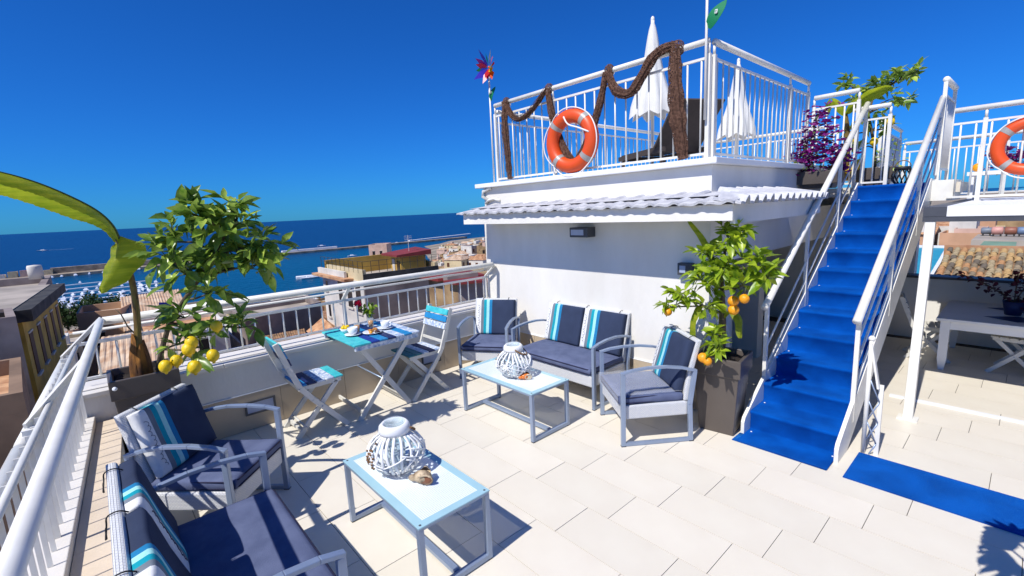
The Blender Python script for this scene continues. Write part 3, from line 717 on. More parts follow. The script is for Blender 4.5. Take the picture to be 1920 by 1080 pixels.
M_conch = mat('conch_shell', S(206, 184, 150), 0.5, 0.35, 22, 0.8, 50, col2=S(96, 72, 52))
M_conchin = mat('conch_mouth', S(150, 92, 56), 0.35, 0.2, 14)
M_oshell = mat('orange_shell', S(232, 124, 44), 0.35, 0.15, 16); M_cream = mat('cream_shell', S(238, 222, 190), 0.4, 0.1, 16)
def conch(name, label, x, y, z, rz, L, m1, m2):
    t = thing(name, label, 'shell', (x, y, z), rz)
    mb = MB(); nth, n = 46, 14; vs = []; fs = []
    for i in range(nth):                                   # spiral tube growing toward the mouth
        u = i/(nth-1); a = u*2*math.pi*3.2; g = u**1.7; r = L*0.30*g*0.85; tr = L*0.02+L*0.235*g
        c = Vector((L*(-0.50+0.62*u**0.8), r*math.cos(a)*0.55, L*0.27+r*math.sin(a)*0.45))
        for j in range(n):
            b = 2*math.pi*j/n; k = 1+0.10*math.sin(b*5)*g; vs.append((c.x+tr*k*math.cos(b)*0.95, c.y+tr*k*math.sin(b)*math.cos(a)*1.05, max(0.002, c.z-L*0.02+tr*k*math.sin(b+a*0.0)*0.95*(1 if True else 0))))
    for i in range(nth-1):
        for j in range(n): fs.append((i*n+j, i*n+(j+1) % n, (i+1)*n+(j+1) % n, (i+1)*n+j))
    mb.add(vs, fs); mb.ball((L*0.02, 0, L*0.26), (L*0.40, L*0.24, L*0.25), 16, 10); mb.ball((-L*0.36, 0, L*0.2), (L*0.2, L*0.12, L*0.14), 12, 8)
    build(mb, 'whorl', m1, t, True)
    lip = MB(); P = []
    for i in range(20):
        b = 2*math.pi*i/20; P.append((L*(0.22+0.27*math.cos(b)), -L*0.20-L*0.03*math.sin(b), L*(0.24+0.20*math.sin(b))))
    lip.tube(P, [L*0.038*(1+0.35*math.sin(i*2.6)) for i in range(20)], 7, closed=True)
    build(lip, 'lip', M_cream if m1 is not M_conch else m1, t, True)
    build(MB().ball((L*0.22, -L*0.185, L*0.24), (L*0.24, L*0.03, L*0.175), 14, 8), 'mouth', m2, t, True)
conch('conch_shell', 'brown speckled conch shell on the near coffee table', -2.085, 1.14, 0.402, R(42), 0.135, M_conch, M_conchin)
conch('sea_shell', 'orange and cream shell on the far coffee table', -2.765, 2.56, 0.412, R(60), 0.105, M_oshell, M_cream)

# ================================================================ bistro set
def bistro_chair(name, label, seat, back, group):
    t = thing(name, label, 'chair', group=group)
    for s in (-1, 1):
        x = s*0.195
        f = MB(); P = [(x,-0.300,0.86),(x,-0.225,0.64),(x,-0.155,0.45),(x,-0.06,0.32),(x,0.215,0.0)]
        for a, b in zip(P, P[1:]): f.bar(a, b, 0.022, 0.044, up=(0,1,0.3))
        build(f, 'long_leg', M_pale, t, bevel=0.003)
        xi = s*0.165; build(MB().bar((xi,0.165,0.425), (xi,-0.215,0.0), 0.022, 0.042, up=(0,1,0.3)), 'short_leg', M_pale, t, bevel=0.003)
        build(MB().bar((xi,-0.16,0.430), (xi,0.20,0.430), 0.022, 0.034), 'seat_rail', M_pale, t)
        build(MB().cyl((x-0.016*s*0, 0.005, 0.243), (x+s*0.016, 0.005, 0.243), 0.007, n=8), 'pivot_bolt', M_alu, t)
    for i, m in enumerate(seat):
        y = -0.165+i*0.078; build(MB().box(-0.185, y, 0.449, 0.185, y+0.070, 0.465), 'seat_slat', m, t, bevel=0.003)
    for i, m in enumerate(back):
        z = 0.655+i*0.068; y = -0.224-(z-0.64)*0.341
        build(MB().box(-0.205, -0.009, 0, 0.205, 0.009, 0.060).xf(Matrix.Translation((0, y+0.026, z)) @ Matrix.Rotation(R(19), 4, 'X')), 'back_slat', m, t, bevel=0.003)
    build(MB().cyl((-0.19,-0.14,0.09), (0.19,-0.14,0.09), 0.010, n=8), 'rear_rod', M_pale, t, True); build(MB().bar((-0.15,-0.17,0.055), (0.15,-0.17,0.055), 0.02, 0.034), 'rear_stretcher', M_pale, t)
    build(MB().bar((-0.19,-0.178,0.53), (0.19,-0.178,0.53), 0.016, 0.026), 'back_rung', M_pale, t)
    return t
b1 = bistro_chair('folding_chair', 'white folding chair with navy and turquoise slats, left of the breakfast table', [M_blue_t, M_nav_t, M_pat, M_pat, M_teal_t], [M_nav_t, M_blue_t, M_teal_t], 'chairs at the breakfast table')
place(b1, -4.165, 1.27, 0, 0.0)
b2 = bistro_chair('folding_chair', 'white folding chair with dark teal seat slats, right of the breakfast table', [M_pat, M_nav_t, M_pat, M_dteal, M_dteal], [M_pat, M_blue_t, M_teal_t], 'chairs at the breakfast table')
place(b2, -4.16, 2.36, 0, R(180))
def bistro_table():
    t = thing('folding_table', 'slatted folding table painted in blues, laid for breakfast', 'table', (-4.27, 1.905, 0))
    cols = [M_teal_t, M_teal_t, M_cob, M_blue_t, M_nav_t, M_pat, M_blue_t, M_pat]
    for i, m in enumerate(cols):
        y = -0.330+i*0.0830; build(MB().box(-0.385, y, 0.704, 0.385, y+0.0775, 0.722), 'top_slat', m, t, bevel=0.003)
    for s in (-1, 1): build(MB().box(s*0.36-0.014, -0.315, 0.662, s*0.36+0.014, 0.315, 0.7035), 'top_batten', M_pat, t)
    for s in (-1, 1):
        x = s*0.325; build(MB().bar((x,-0.325,0.0), (x,0.225,0.665), 0.024, 0.046, up=(0,1,0.3)), 'leg', M_pale, t, bevel=0.003)
        x = s*0.297; build(MB().bar((x,0.205,0.0), (x,-0.240,0.665), 0.024, 0.046, up=(0,1,0.3)), 'leg', M_pale, t, bevel=0.003)
    build(MB().bar((-0.31,-0.275,0.06), (0.31,-0.275,0.06), 0.018, 0.034), 'stretcher', M_pale, t); build(MB().bar((-0.29,0.165,0.06), (0.29,0.165,0.06), 0.018, 0.034), 'stretcher', M_pale, t)
    build(MB().cyl((-0.34,-0.055,0.327), (0.34,-0.055,0.327), 0.008, n=8), 'pivot_rod', M_alu, t, True)
bistro_table()
def cup(label, x, y, rz):
    t = thing('coffee_cup', label, 'cup', (x, y, 0.724), rz, group='cups on the breakfast table')
    build(MB().lathe([(0.0,0.004),(0.045,0.004),(0.078,0.014),(0.080,0.017),(0.045,0.009),(0.0,0.009)], 28), 'saucer', M_cer, t, True)
    build(MB().lathe([(0.0,0.010),(0.028,0.010),(0.041,0.035),(0.046,0.078),(0.043,0.078),(0.038,0.035),(0.025,0.016),(0.0,0.016)], 24), 'bowl', M_cer, t, True)
    build(MB().tube([(0.043,0,0.065),(0.063,0,0.066),(0.070,0,0.050),(0.060,0,0.034),(0.040,0,0.030)], 0.0055, 8), 'handle', M_cer, t, True)
cup('white coffee cup on a saucer at the left of the breakfast table', -4.245, 1.725, R(200)); cup('white coffee cup on a saucer at the right of the breakfast table', -4.235, 2.055, R(30))
def juice(label, x, y):
    t = thing('juice_glass', label, 'glass', (x, y, 0.724), group='juice glasses on the breakfast table')
    build(MB().lathe([(0.0,0.003),(0.025,0.003),(0.031,0.095),(0.029,0.095),(0.023,0.008),(0.0,0.008)], 18), 'tumbler', M_glass, t, True)
    build(MB().lathe([(0.0,0.009),(0.022,0.009),(0.027,0.072),(0.0,0.072)], 18), 'juice', M_juice, t, True)
juice('glass of orange juice beside the left coffee cup', -4.32, 1.80); juice('glass of orange juice beside the right coffee cup', -4.40, 1.98)
def plate():
    t = thing('pastry_plate', 'plate of pastries and jam in the middle of the breakfast table', 'plate', (-4.17, 1.885, 0.724))
    build(MB().lathe([(0.0,0.003),(0.055,0.003),(0.092,0.014),(0.093,0.017),(0.055,0.008),(0.0,0.008)], 28), 'dish', M_cer, t, True)
    mp = mat('pastry', S(206, 140, 66), 0.7, 0.3, 30, 0.4, 60); mj = mat('berry_jam', S(70, 30, 34), 0.4, 0.3, 40)
    for k, (x, y) in enumerate(((-0.035,-0.03),(-0.03,0.035),(0.012,-0.005))):
        P = [(x+0.03*math.cos(a), y+0.022*math.sin(a), 0.022) for a in [k+0.4*i for i in range(7)]]
        build(MB().tube(P, [0.007,0.011,0.015,0.017,0.015,0.011,0.006], 8), 'croissant', mp, t, True)
    build(MB().ball((0.045,0.03,0.016), (0.032,0.028,0.012), 10, 6), 'jam', mj, t, True); build(MB().ball((0.04,-0.035,0.02), 0.017, 10, 6), 'apricot', M_juice, t, True)
plate()
def lemon_bowl():
    t = thing('fruit_bowl', 'small bowl of yellow fruit at the back of the breakfast table', 'bowl', (-4.41, 1.72, 0.724))
    build(MB().lathe([(0.0,0.003),(0.03,0.003),(0.055,0.045),(0.052,0.045),(0.028,0.008),(0.0,0.008)], 20), 'bowl', M_cer, t, True)
    for a in range(4): build(MB().ball((0.024*math.cos(a*1.6), 0.024*math.sin(a*1.6), 0.052), (0.024,0.02,0.02), 10, 7), 'lemon_slice', M_lemon, t, True)
lemon_bowl()
# ================================================================ plants
def leaf_mesh(L, W, curl, m, name='leaf'):
    st = [(0.0,0.04),(0.18,0.55),(0.42,1.0),(0.70,0.72),(0.90,0.25),(1.0,0.0)]
    vs = []
    for (u, k) in st:
        z = -curl*L*u*u; w = W/2*k; vs += [(L*u, -w, z+w*0.45), (L*u, 0, z), (L*u, w, z+w*0.45)]
    fs = []
    for i in range(len(st)-1):
        a = i*3; fs += [(a,a+1,a+4,a+3),(a+1,a+2,a+5,a+4)]
    return MB().add(vs, fs).mesh(name, m, True)
def dirrot(d, roll, rs):
    q = Vector(d).normalized().to_track_quat('X', 'Z'); return (q @ __import__('mathutils').Quaternion((1,0,0), roll)).to_euler()
def citrus(name, label, base, trunk, clusters, leafmat, nobj, seed, fruits, fruitmat, fruitname, fr, lsize=0.095, group=None, fshape=(1,1,1.15)):
    """trunk polyline; clusters (centre, radius, twigs); leaves spray along each twig"""
    rs = random.Random(seed); t = thing(name, label, 'tree', base, world=True, group=group)
    tk = MB(); tk.tube(trunk, [0.020-0.010*i/(len(trunk)-1) for i in range(len(trunk))], 8)
    tw = MB(); meshes = [leaf_mesh(lsize*s, lsize*s*w, c, leafmat) for s, w, c in ((1.0,0.48,0.25),(0.85,0.50,0.5),(1.1,0.44,0.1),(0.7,0.52,-0.1))]
    leaves = []
    for (c, rad, n) in clusters:
        c = Vector(c); p = min((Vector(q) for q in trunk[1:]), key=lambda q: (q-c).length + max(0, q.z-c.z)*1.5)
        mid = (p+c)/2 + Vector((rs.uniform(-1,1), rs.uniform(-1,1), rs.uniform(-0.5,1)))*0.04
        tk.tube([p, mid, c], [0.010, 0.007, 0.005], 6)
        for k in range(n):
            d = Vector((rs.gauss(0,1), rs.gauss(0,1), rs.gauss(0.25,0.8))).normalized(); e = c + d*rad*rs.uniform(0.55, 1.05); m = (c+e)/2 + Vector((0,0,rad*0.12))
            tw.tube([c, m, e], [0.0035, 0.0028, 0.0018], 4)
            for j in range(6):
                u = 0.30+0.70*j/5; q = (c.lerp(m, u*2) if u < 0.5 else m.lerp(e, u*2-1))
                ld = (d*0.75 + Vector((rs.gauss(0,0.7), rs.gauss(0,0.7), rs.gauss(-0.10,0.6)))).normalized()
                leaves.append((q, ld, rs.uniform(-0.9, 0.9), rs.uniform(0.75, 1.2), rs.randrange(4)))
    build(tk, 'trunk', M_bark, t, True); cr = build(tw, 'crown', M_twig, t, True)
    rs.shuffle(leaves)
    off = Vector(base)
    for q, ld, roll, s, k in leaves[:nobj]:
        inst(meshes[k], 'leaf', cr, q, dirrot(ld, roll, rs), (s, s, s))
    rest = leaves[nobj:]
    if rest:
        mb = MB()
        for q, ld, roll, s, k in rest:
            me = meshes[k]; M = Matrix.Translation(q) @ Matrix(dirrot(ld, roll, rs).to_matrix()).to_4x4() @ Matrix.Scale(s, 4)
            mb.add([tuple(M @ v.co) for v in me.vertices], [tuple(p.vertices) for p in me.polygons])
        build(mb, 'foliage', leafmat, cr, True, kind='stuff')
    for f in fruits:
        sc_ = fr*rs.uniform(0.88, 1.1); mb = MB()
        mb.ball(f, (sc_*fshape[0], sc_*fshape[1], sc_*fshape[2]), 14, 10)
        if fruitname == 'lemon': mb.ball((f[0], f[1], f[2]-sc_*1.15), sc_*0.28, 8, 5)
        o = build(mb, fruitname, fruitmat, t, True); build(MB().tube([(f[0],f[1],f[2]+sc_), (f[0]+0.01,f[1],f[2]+sc_+0.05)], 0.003, 5), 'stalk', M_twig, o, True)
    return t
def planter(label, x, y, z, b, tp, h, rz=0.0, mtl=None, soil_z=0.05, band=None, kx=1.0):
    t = thing('planter', label, 'planter', (x, y, z), rz)
    mtl = mtl or M_pot; mb = MB(); th = 0.018
    def ring(hw, zz): return [(-hw*kx,-hw,zz),(hw*kx,-hw,zz),(hw*kx,hw,zz),(-hw*kx,hw,zz)]
    lv = [ring(b/2, 0.0), ring(b/2+(tp-b)/2*((h-0.14)/h), h-0.14), ring(tp/2+0.008, h-0.14), ring(tp/2+0.008, h), ring(tp/2-th, h), ring(tp/2-th-0.01, h-soil_z-0.02)]
    vs = [p for r in lv for p in r]; fs = [(3,2,1,0)]
    for i in range(len(lv)-1):
        for j in range(4): fs.append((i*4+j, i*4+(j+1) % 4, (i+1)*4+(j+1) % 4, (i+1)*4+j))
    build(mb.add(vs, fs), 'pot', mtl, t, bevel=0.006)
    s = tp/2-th-0.006; n = 8; g = MB(); rs = random.Random(int(x*100))
    vs = [(-s*kx+2*s*kx*i/n, -s+2*s*j/n, h-soil_z+rs.uniform(-0.01, 0.012)) for j in range(n+1) for i in range(n+1)]
    g.add(vs, [(j*(n+1)+i, j*(n+1)+i+1, (j+1)*(n+1)+i+1, (j+1)*(n+1)+i) for j in range(n) for i in range(n)])
    build(g, 'soil', M_soil, t, True)
    if band: build(MB().lathe([(0.0,0.014),(0.012,0.010),(0.015,0.0)], 14).xf(Matrix.Translation(band) @ Matrix.Rotation(R(90), 4, 'Y')), 'knob', M_cer, t, True)
    return t
# --- left corner: planter, banana plant, lemon tree
planter('tall dark planter in the left corner holding the banana plant and lemon tree', -4.31, 0.145, 0.0, 0.30, 0.385, 0.80, band=(0.205, -0.17, 0.75))
def ribbon_leaf(path, widths, fold, side, mats=None, mb=None, ripple=0.0, seed=0, pleat=0.0, tear=0.0):
    """blade along a path; fold = droop of the two halves, side = sideways vector per node"""
    rs = random.Random(seed); mb = mb or MB(); n = len(path); vs = []; fs = []; K = 5
    for i in range(n):
        P = Vector(path[i]); T = (Vector(path[min(n-1, i+1)])-Vector(path[max(0, i-1)])).normalized(); sv = Vector(side[i] if isinstance(side, list) else side); sv = (sv - T*sv.dot(T)).normalized(); up = sv.cross(T)
        if up.z < 0: up = -up
        for j in range(-K, K+1):
            u = j/K; rp = ripple*math.sin(i*1.3+u*4+rs.random()*0.6)*abs(u) + pleat*(1 if i % 2 else -1)*min(1, abs(u)*2)
            vs.append(P + sv*widths[i]*u*math.cos(fold*abs(u)) - up*widths[i]*abs(u)*math.sin(fold) + up*rp)
    m = 2*K+1; cut = {(i, s): rs.randrange(1, K-1) for i in range(n) for s in (0, 1) if rs.random() < tear}
    for i in range(n-1):
        for j in range(m-1):
            s_ = 0 if j < K else 1; dd = (K-1-j) if j < K else (j-K)
            if (i, s_) in cut and dd >= K-cut[(i, s_)]: continue
            fs.append((i*m+j, i*m+j+1, (i+1)*m+j+1, (i+1)*m+j))
    return mb.add(vs, fs)
def banana():
    t = thing('banana_plant', 'banana plant with one long drooping leaf over the left railing', 'plant', (-4.31, 0.13, 0.74), world=True)
    st = smooth_path([(-4.31,0.135,0.74),(-4.30,0.140,0.95),(-4.29,0.165,1.15),(-4.28,0.178,1.40),(-4.27,0.165,1.62),(-4.26,0.140,1.76)], 16)
    build(MB().tube(st, [0.050-0.024*min(1, i/5)-0.010*(i/15) for i in range(16)], 12), 'stem', M_banst, t, True)
    sh = MB(); rs = random.Random(2)
    for k in range(5):
        a = k*1.3; P = [(-4.31+0.075*math.cos(a), 0.135+0.075*math.sin(a), 0.735), (-4.305+0.066*math.cos(a), 0.14+0.066*math.sin(a), 0.88), (-4.30+0.036*math.cos(a+0.2), 0.15+0.036*math.sin(a+0.2), 1.0+0.04*k/2)]
        ribbon_leaf(smooth_path(P, 8), [0.052,0.05,0.048,0.046,0.04,0.034,0.026,0.012], 0.5, Vector((-math.sin(a), math.cos(a), 0)), None, sh, 0.006, k)
    build(sh, 'dry_sheath', mat('dry_banana_sheath', S(170,112,40), 0.8, 0.4, 7, 0.5, 40, col2=S(74,46,26), stretch=(3,3,0.7)), t, True)
    # long leaf arching to the left
    P = smooth_path([(-4.26,0.150,1.74),(-4.24,0.125,1.85),(-4.20,0.06,1.95),(-4.14,-0.05,2.04),(-4.06,-0.19,2.125),(-3.98,-0.33,2.18),(-3.90,-0.50,2.22),(-3.8,-0.68,2.23)], 90)
    wd = [0.02+0.122*math.sin(math.pi*min(1, (i/89)*0.80+0.04))**0.8*min(1.0, 0.42+0.0193*i) for i in range(90)]
    b = ribbon_leaf(P, wd, 0.85, (0.9, 0.4, 0.15), None, None, 0.002, 1, 0.0016)
    build(b, 'leaf', M_ban, t, True); build(MB().tube(P, [0.012-0.009*i/89 for i in range(90)], 8), 'midrib', M_twig, t, True)
    # folded flap hanging from the bend
    P = smooth_path([(-4.26,0.155,1.775),(-4.22,0.150,1.74),(-4.20,0.11,1.63),(-4.20,0.06,1.53),(-4.21,0.02,1.45),(-4.22,0.0,1.40)], 16)
    wd = [1.4*q for q in (0.008,0.06,0.095,0.108,0.112,0.112,0.108,0.10,0.092,0.082,0.07,0.056,0.042,0.03,0.018,0.006)]
    b = ribbon_leaf(P, wd, 0.75, (0.55, 0.83, 0.0), None, None, 0.016, 5); build(b, 'leaf', M_ban, t, True)
    build(MB().tube([(-4.345,0.15,1.05),(-4.36,0.11,1.12),(-4.35,0.085,1.22),(-4.36,0.06,1.26)], [0.006,0.005,0.004,0.002], 6), 'dry_stalk', M_bark, t, True)
banana()
LT = [(-4.24,0.22,0.74),(-4.17,0.27,0.95),(-4.05,0.33,1.15),(-3.90,0.42,1.32),(-3.76,0.52,1.48),(-3.64,0.60,1.64),(-3.56,0.68,1.78)]
LC = [((-4.05,0.42,1.72),0.19,8),((-3.98,0.62,1.84),0.19,9),((-3.95,0.83,1.82),0.18,9),((-3.92,0.96,1.66),0.18,9),((-4.02,0.72,1.62),0.19,9),((-4.10,0.46,1.48),0.17,7),
      ((-3.98,0.90,1.48),0.16,7),((-4.06,0.58,1.32),0.15,5),((-4.12,0.42,1.16),0.15,5),((-4.05,0.62,1.10),0.14,4),((-3.98,0.76,1.04),0.13,4),((-4.12,0.36,0.98),0.13,4),((-3.90,1.06,1.52),0.12,3),((-4.08,0.50,0.93),0.11,3),
      ((-4.08,0.36,1.62),0.14,5),((-3.96,0.72,1.78),0.15,5),((-4.0,0.50,1.93),0.11,3),((-3.93,0.82,1.95),0.11,3),((-4.05,0.64,1.48),0.15,6),((-4.0,0.80,1.66),0.15,5)]
LC = [((c[0]*k, (0.66+(c[1]-0.66)*0.95)*k, 1.83+(c[2]-1.83)*k), r*k, n) for (c, r, n) in LC for k in [0.90 if c[2] > 1.2 else 0.95]]
citrus('lemon_tree', 'leafy lemon tree with yellow fruit in the left corner planter', (-4.24,0.22,0.74), LT, LC, M_leafA, 300, 11,
       [(x*0.89, y*0.89, 1.832+(z-1.832)*0.89) for x, y, z in ((-4.06,0.265,0.845),(-4.08,0.335,0.865),(-4.10,0.42,0.925),(-4.11,0.445,0.97),(-4.03,0.555,0.86),(-4.12,0.62,1.06),(-4.02,0.43,0.805))], M_lemon, 'lemon', 0.036, 0.125)
build(MB().add([(0,-0.035,0),(0,0.04,0.01),(0.01,0.03,0.13),(0.015,-0.04,0.14),(0.02,0.0,0.06)], [(0,1,4),(1,2,4),(2,3,4),(3,0,4)]).xf(Matrix.Translation((-4.09,0.33,1.165))), 'pinwheel_toy', mat('violet_plastic', S(72,60,190), 0.4, 0.05), None, label='small violet plastic pinwheel stuck in the lemon tree', cat='toy')
# --- right planter with orange tree and banana leaves
planter('dark tapered planter with the orange tree at the foot of the stairs', -1.575, 3.625, 0.0, 0.265, 0.345, 0.625, R(8))
OT = [(-1.575,3.62,0.58),(-1.57,3.61,0.75),(-1.58,3.60,0.95),(-1.57,3.57,1.15),(-1.56,3.55,1.30),(-1.54,3.53,1.45)]
OC = [((-1.50,3.50,1.54),0.15,10),((-1.62,3.48,1.40),0.15,10),((-1.50,3.46,1.34),0.13,8),((-1.66,3.45,1.22),0.14,10),((-1.80,3.42,1.08),0.13,8),((-1.90,3.40,1.00),0.09,4),((-1.62,3.42,1.02),0.13,7),
      ((-1.30,3.46,1.36),0.13,9),((-1.20,3.44,1.28),0.12,7),((-1.36,3.44,1.22),0.12,8),((-1.56,3.38,0.80),0.10,5),((-1.50,3.36,0.72),0.09,4),((-1.42,3.52,1.58),0.09,4),((-1.58,3.46,1.30),0.14,7)]
citrus('orange_tree', 'small orange tree with bright fruit in the planter beside the stairs', (-1.575,3.62,0.58), OT, OC, M_leafB, 290, 23,
       [(-1.93,3.40,0.955),(-1.42,3.42,1.10),(-1.335,3.40,1.13),(-1.415,3.42,1.035),(-1.58,3.30,0.665),(-1.545,3.30,0.645)], M_orangef, 'orange', 0.036, 0.104, fshape=(1,1,0.97))
def banana_small():
    t = thing('banana_plant', 'young banana plant with narrow leaves behind the orange tree', 'plant', (-1.60, 3.66, 0.56), world=True)
    build(MB().tube(smooth_path([(-1.60,3.66,0.56),(-1.60,3.66,0.9),(-1.61,3.65,1.2)], 8), [0.030,0.030,0.029,0.028,0.026,0.022,0.018,0.012], 10), 'stem', M_banst, t, True)
    for k, (P, wm, sd) in enumerate([([(-1.61,3.65,1.2),(-1.68,3.62,1.38),(-1.76,3.60,1.55),(-1.86,3.58,1.68)], 0.028, (0.6,0.5,0.3)),
                                     ([(-1.62,3.62,0.95),(-1.72,3.52,1.02),(-1.75,3.44,0.92),(-1.74,3.40,0.78),(-1.73,3.38,0.66)], 0.058, (0.75,-0.65,0.0)),
                                     ([(-1.60,3.64,0.9),(-1.50,3.60,1.0),(-1.42,3.55,0.92),(-1.40,3.52,0.80)], 0.045, (0.4,0.8,0.0))]):
        Q = smooth_path(P, 14); build(ribbon_leaf(Q, [wm*math.sin(math.pi*(i+0.4)/14.5)**0.7 for i in range(14)], 0.5, sd, None, None, 0.006, k), 'leaf', M_ban, t, True)
banana_small()
def leaf_spray(name, label, cat, base, stems, leafmat, nleaf, L, seed, flowermat=None, nflow=0, fl=0.03, group=None, spread=0.10):
    """bushy plant: stems as tubes, leaves and blossoms as fine faces"""
    rs = random.Random(seed); t = thing(name, label, cat, base, world=True, group=group); st = MB(); lf = MB(); flw = MB()
    lm = leaf_mesh(L, L*0.5, 0.2, leafmat); fm = leaf_mesh(fl, fl*0.8, 0.1, flowermat or leafmat)
    for P in stems:
        Q = smooth_path(P, 10); st.tube(Q, [0.007-0.005*i/9 for i in range(10)], 5)
        for k in range(nleaf):
            q = Q[rs.randrange(2, 10)] + Vector((rs.gauss(0,spread), rs.gauss(0,spread), rs.gauss(0,spread*0.8)))
            M = Matrix.Translation(q) @ dirrot((rs.gauss(0,1), rs.gauss(0,1), rs.gauss(0.1,0.7)), rs.uniform(-1,1), rs).to_matrix().to_4x4() @ Matrix.Scale(rs.uniform(0.7,1.2), 4)
            lf.add([tuple(M @ v.co) for v in lm.vertices], [tuple(p.vertices) for p in lm.polygons])
        for k in range(nflow):
            q = Q[rs.randrange(3, 10)] + Vector((rs.gauss(0,spread), rs.gauss(0,spread), rs.gauss(0,spread)))
            for a in range(3):
                M = Matrix.Translation(q) @ dirrot((math.cos(a*2.1), math.sin(a*2.1), rs.uniform(-0.3,0.8)), rs.uniform(-1,1), rs).to_matrix().to_4x4() @ Matrix.Scale(rs.uniform(0.7,1.2), 4)
                flw.add([tuple(M @ v.co) for v in fm.vertices], [tuple(p.vertices) for p in fm.polygons])
    build(st, 'stem', M_bark, t, True)
    if lf.f: build(lf, 'foliage', leafmat, t, True, kind='stuff')
    if flw.f: build(flw, 'blossom', flowermat, t, True, kind='stuff')
    return t
def flower_vase():
    x, y = -4.50, 2.02
    t = thing('flower_vase', 'small glass vase of leaves and a crimson flower on the breakfast table', 'vase', (x, y, 0.724), world=True)
    build(MB().lathe([(0.0,0.003),(0.03,0.003),(0.038,0.05),(0.024,0.10),(0.030,0.125),(0.027,0.125),(0.021,0.10),(0.034,0.05),(0.027,0.008),(0,0.008)], 18, (x,y,0.724)), 'glass', M_glass, t, True)
    rs = random.Random(8); lm = leaf_mesh(0.06, 0.032, 0.3, M_leafB); lf = MB(); st = MB()
    for k in range(7):
        a = k*0.9; e = Vector((x+0.05*math.cos(a), y+0.06*math.sin(a), 0.724+rs.uniform(0.15,0.24))); st.tube([(x,y,0.74), e], [0.003,0.002], 5)
        for j in range(6):
            q = Vector((x,y,0.84)).lerp(e, j/5); M = Matrix.Translation(q) @ dirrot((rs.gauss(0,1), rs.gauss(0,1), rs.gauss(0.3,0.6)), rs.uniform(-1,1), rs).to_matrix().to_4x4()
            lf.add([tuple(M @ v.co) for v in lm.vertices], [tuple(p.vertices) for p in lm.polygons])
    build(st, 'stem', M_twig, t, True); build(lf, 'foliage', M_leafB, t, True, kind='stuff')
    fl = MB(); c = Vector((x+0.0, y-0.11, 0.965)); st2 = MB().tube([(x,y,0.80), (x,y-0.07,0.90), c], 0.003, 5); pm = leaf_mesh(0.045, 0.04, -0.3, M_pinkred)
    for k in range(22):
        M = Matrix.Translation(c) @ dirrot((rs.gauss(0,1), rs.gauss(0,1), rs.gauss(0.2,0.9)), rs.uniform(-1,1), rs).to_matrix().to_4x4(); fl.add([tuple(M @ v.co) for v in pm.vertices], [tuple(p.vertices) for p in pm.polygons])
    build(fl, 'flower', M_pinkred, t, True); build(st2, 'flower_stem', M_twig, t, True)
flower_vase()
# --- stair head: troughs, bougainvillea, lemon tree
planter('grey trough with purple bougainvillea left of the stair head', -1.66, 6.15, 1.906, 0.20, 0.26, 0.19, 0.0, None, 0.03, None, 1.5)
planter('dark trough with the lemon tree at the stair head', -1.34, 7.05, 1.906, 0.20, 0.28, 0.22, 0.0, None, 0.03, None, 1.4)
leaf_spray('bougainvillea', 'purple bougainvillea growing in the trough left of the stair head', 'shrub', (-1.66,6.15,2.07), [[(-1.70,6.15,2.07),(-1.74,6.10,2.3),(-1.72,6.08,2.55),(-1.66,6.05,2.72)],[(-1.66,6.15,2.07),(-1.62,6.10,2.3),(-1.58,6.08,2.5)],[(-1.62,6.15,2.07),(-1.50,6.1,2.16),(-1.44,6.05,2.30)],[(-1.7,6.15,2.07),(-1.80,6.12,2.2),(-1.84,6.10,2.36)]], M_leafA, 34, 0.05, 5, M_purple, 80, 0.050, spread=0.062)
UT = [(-1.33,7.05,2.09),(-1.34,7.02,2.35),(-1.38,7.0,2.55),(-1.42,6.98,2.75),(-1.38,6.98,2.95)]
UC = [((-1.62,7.0,3.10),0.16,7),((-1.50,7.0,2.92),0.16,6),((-1.36,6.98,3.02),0.15,6),((-1.22,6.98,3.06),0.15,7),((-1.08,6.96,3.10),0.14,7),((-1.00,6.95,3.12),0.10,4),((-1.20,6.98,2.88),0.14,6),((-1.28,6.98,2.70),0.14,5),((-1.42,7.0,2.66),0.14,5),((-1.48,7.0,2.35),0.14,4),((-1.20,7.0,2.55),0.10,3),((-1.56,7.0,2.55),0.12,4),((-1.08,6.98,2.84),0.07,2)]
citrus('lemon_tree', 'airy lemon tree in a trough at the head of the stairs', (-1.33,7.05,2.09), UT, UC, M_leafA, 260, 31,
       [(-1.34,6.95,2.42),(-1.46,6.9,2.18),(-1.55,6.9,2.12),(-1.20,6.95,2.62),(-1.56,6.92,2.46)], M_lemon, 'lemon', 0.045, 0.105)
def upper_banana():
    t = thing('banana_plant', 'banana plant with one broad leaf across the lemon tree at the stair head', 'plant', (-1.60, 6.95, 2.08), world=True)
    build(MB().tube(smooth_path([(-1.60,6.95,2.0),(-1.60,6.93,2.5),(-1.62,6.90,2.78)], 8), [0.04,0.038,0.036,0.032,0.028,0.024,0.018,0.012], 9), 'stem', M_banst, t, True)
    Q = smooth_path([(-1.62,6.90,2.78),(-1.54,6.86,2.86),(-1.40,6.80,2.93),(-1.26,6.74,2.97),(-1.16,6.70,2.96)], 16)
    build(ribbon_leaf(Q, [0.085*math.sin(math.pi*(i+0.5)/16.5)**0.7 for i in range(16)], 0.45, (0.3,0.7,-0.55), None, None, 0.010, 3), 'leaf', M_ban, t, True)
    Q = smooth_path([(-1.62,6.90,2.75),(-1.70,6.85,2.9),(-1.76,6.8,2.92),(-1.78,6.78,2.78)], 12)
    build(ribbon_leaf(Q, [0.07*math.sin(math.pi*(i+0.5)/12.5)**0.7 for i in range(12)], 0.5, (0.6,0.6,0.2), None, None, 0.008, 4), 'leaf', M_ban, t, True)
upper_banana()
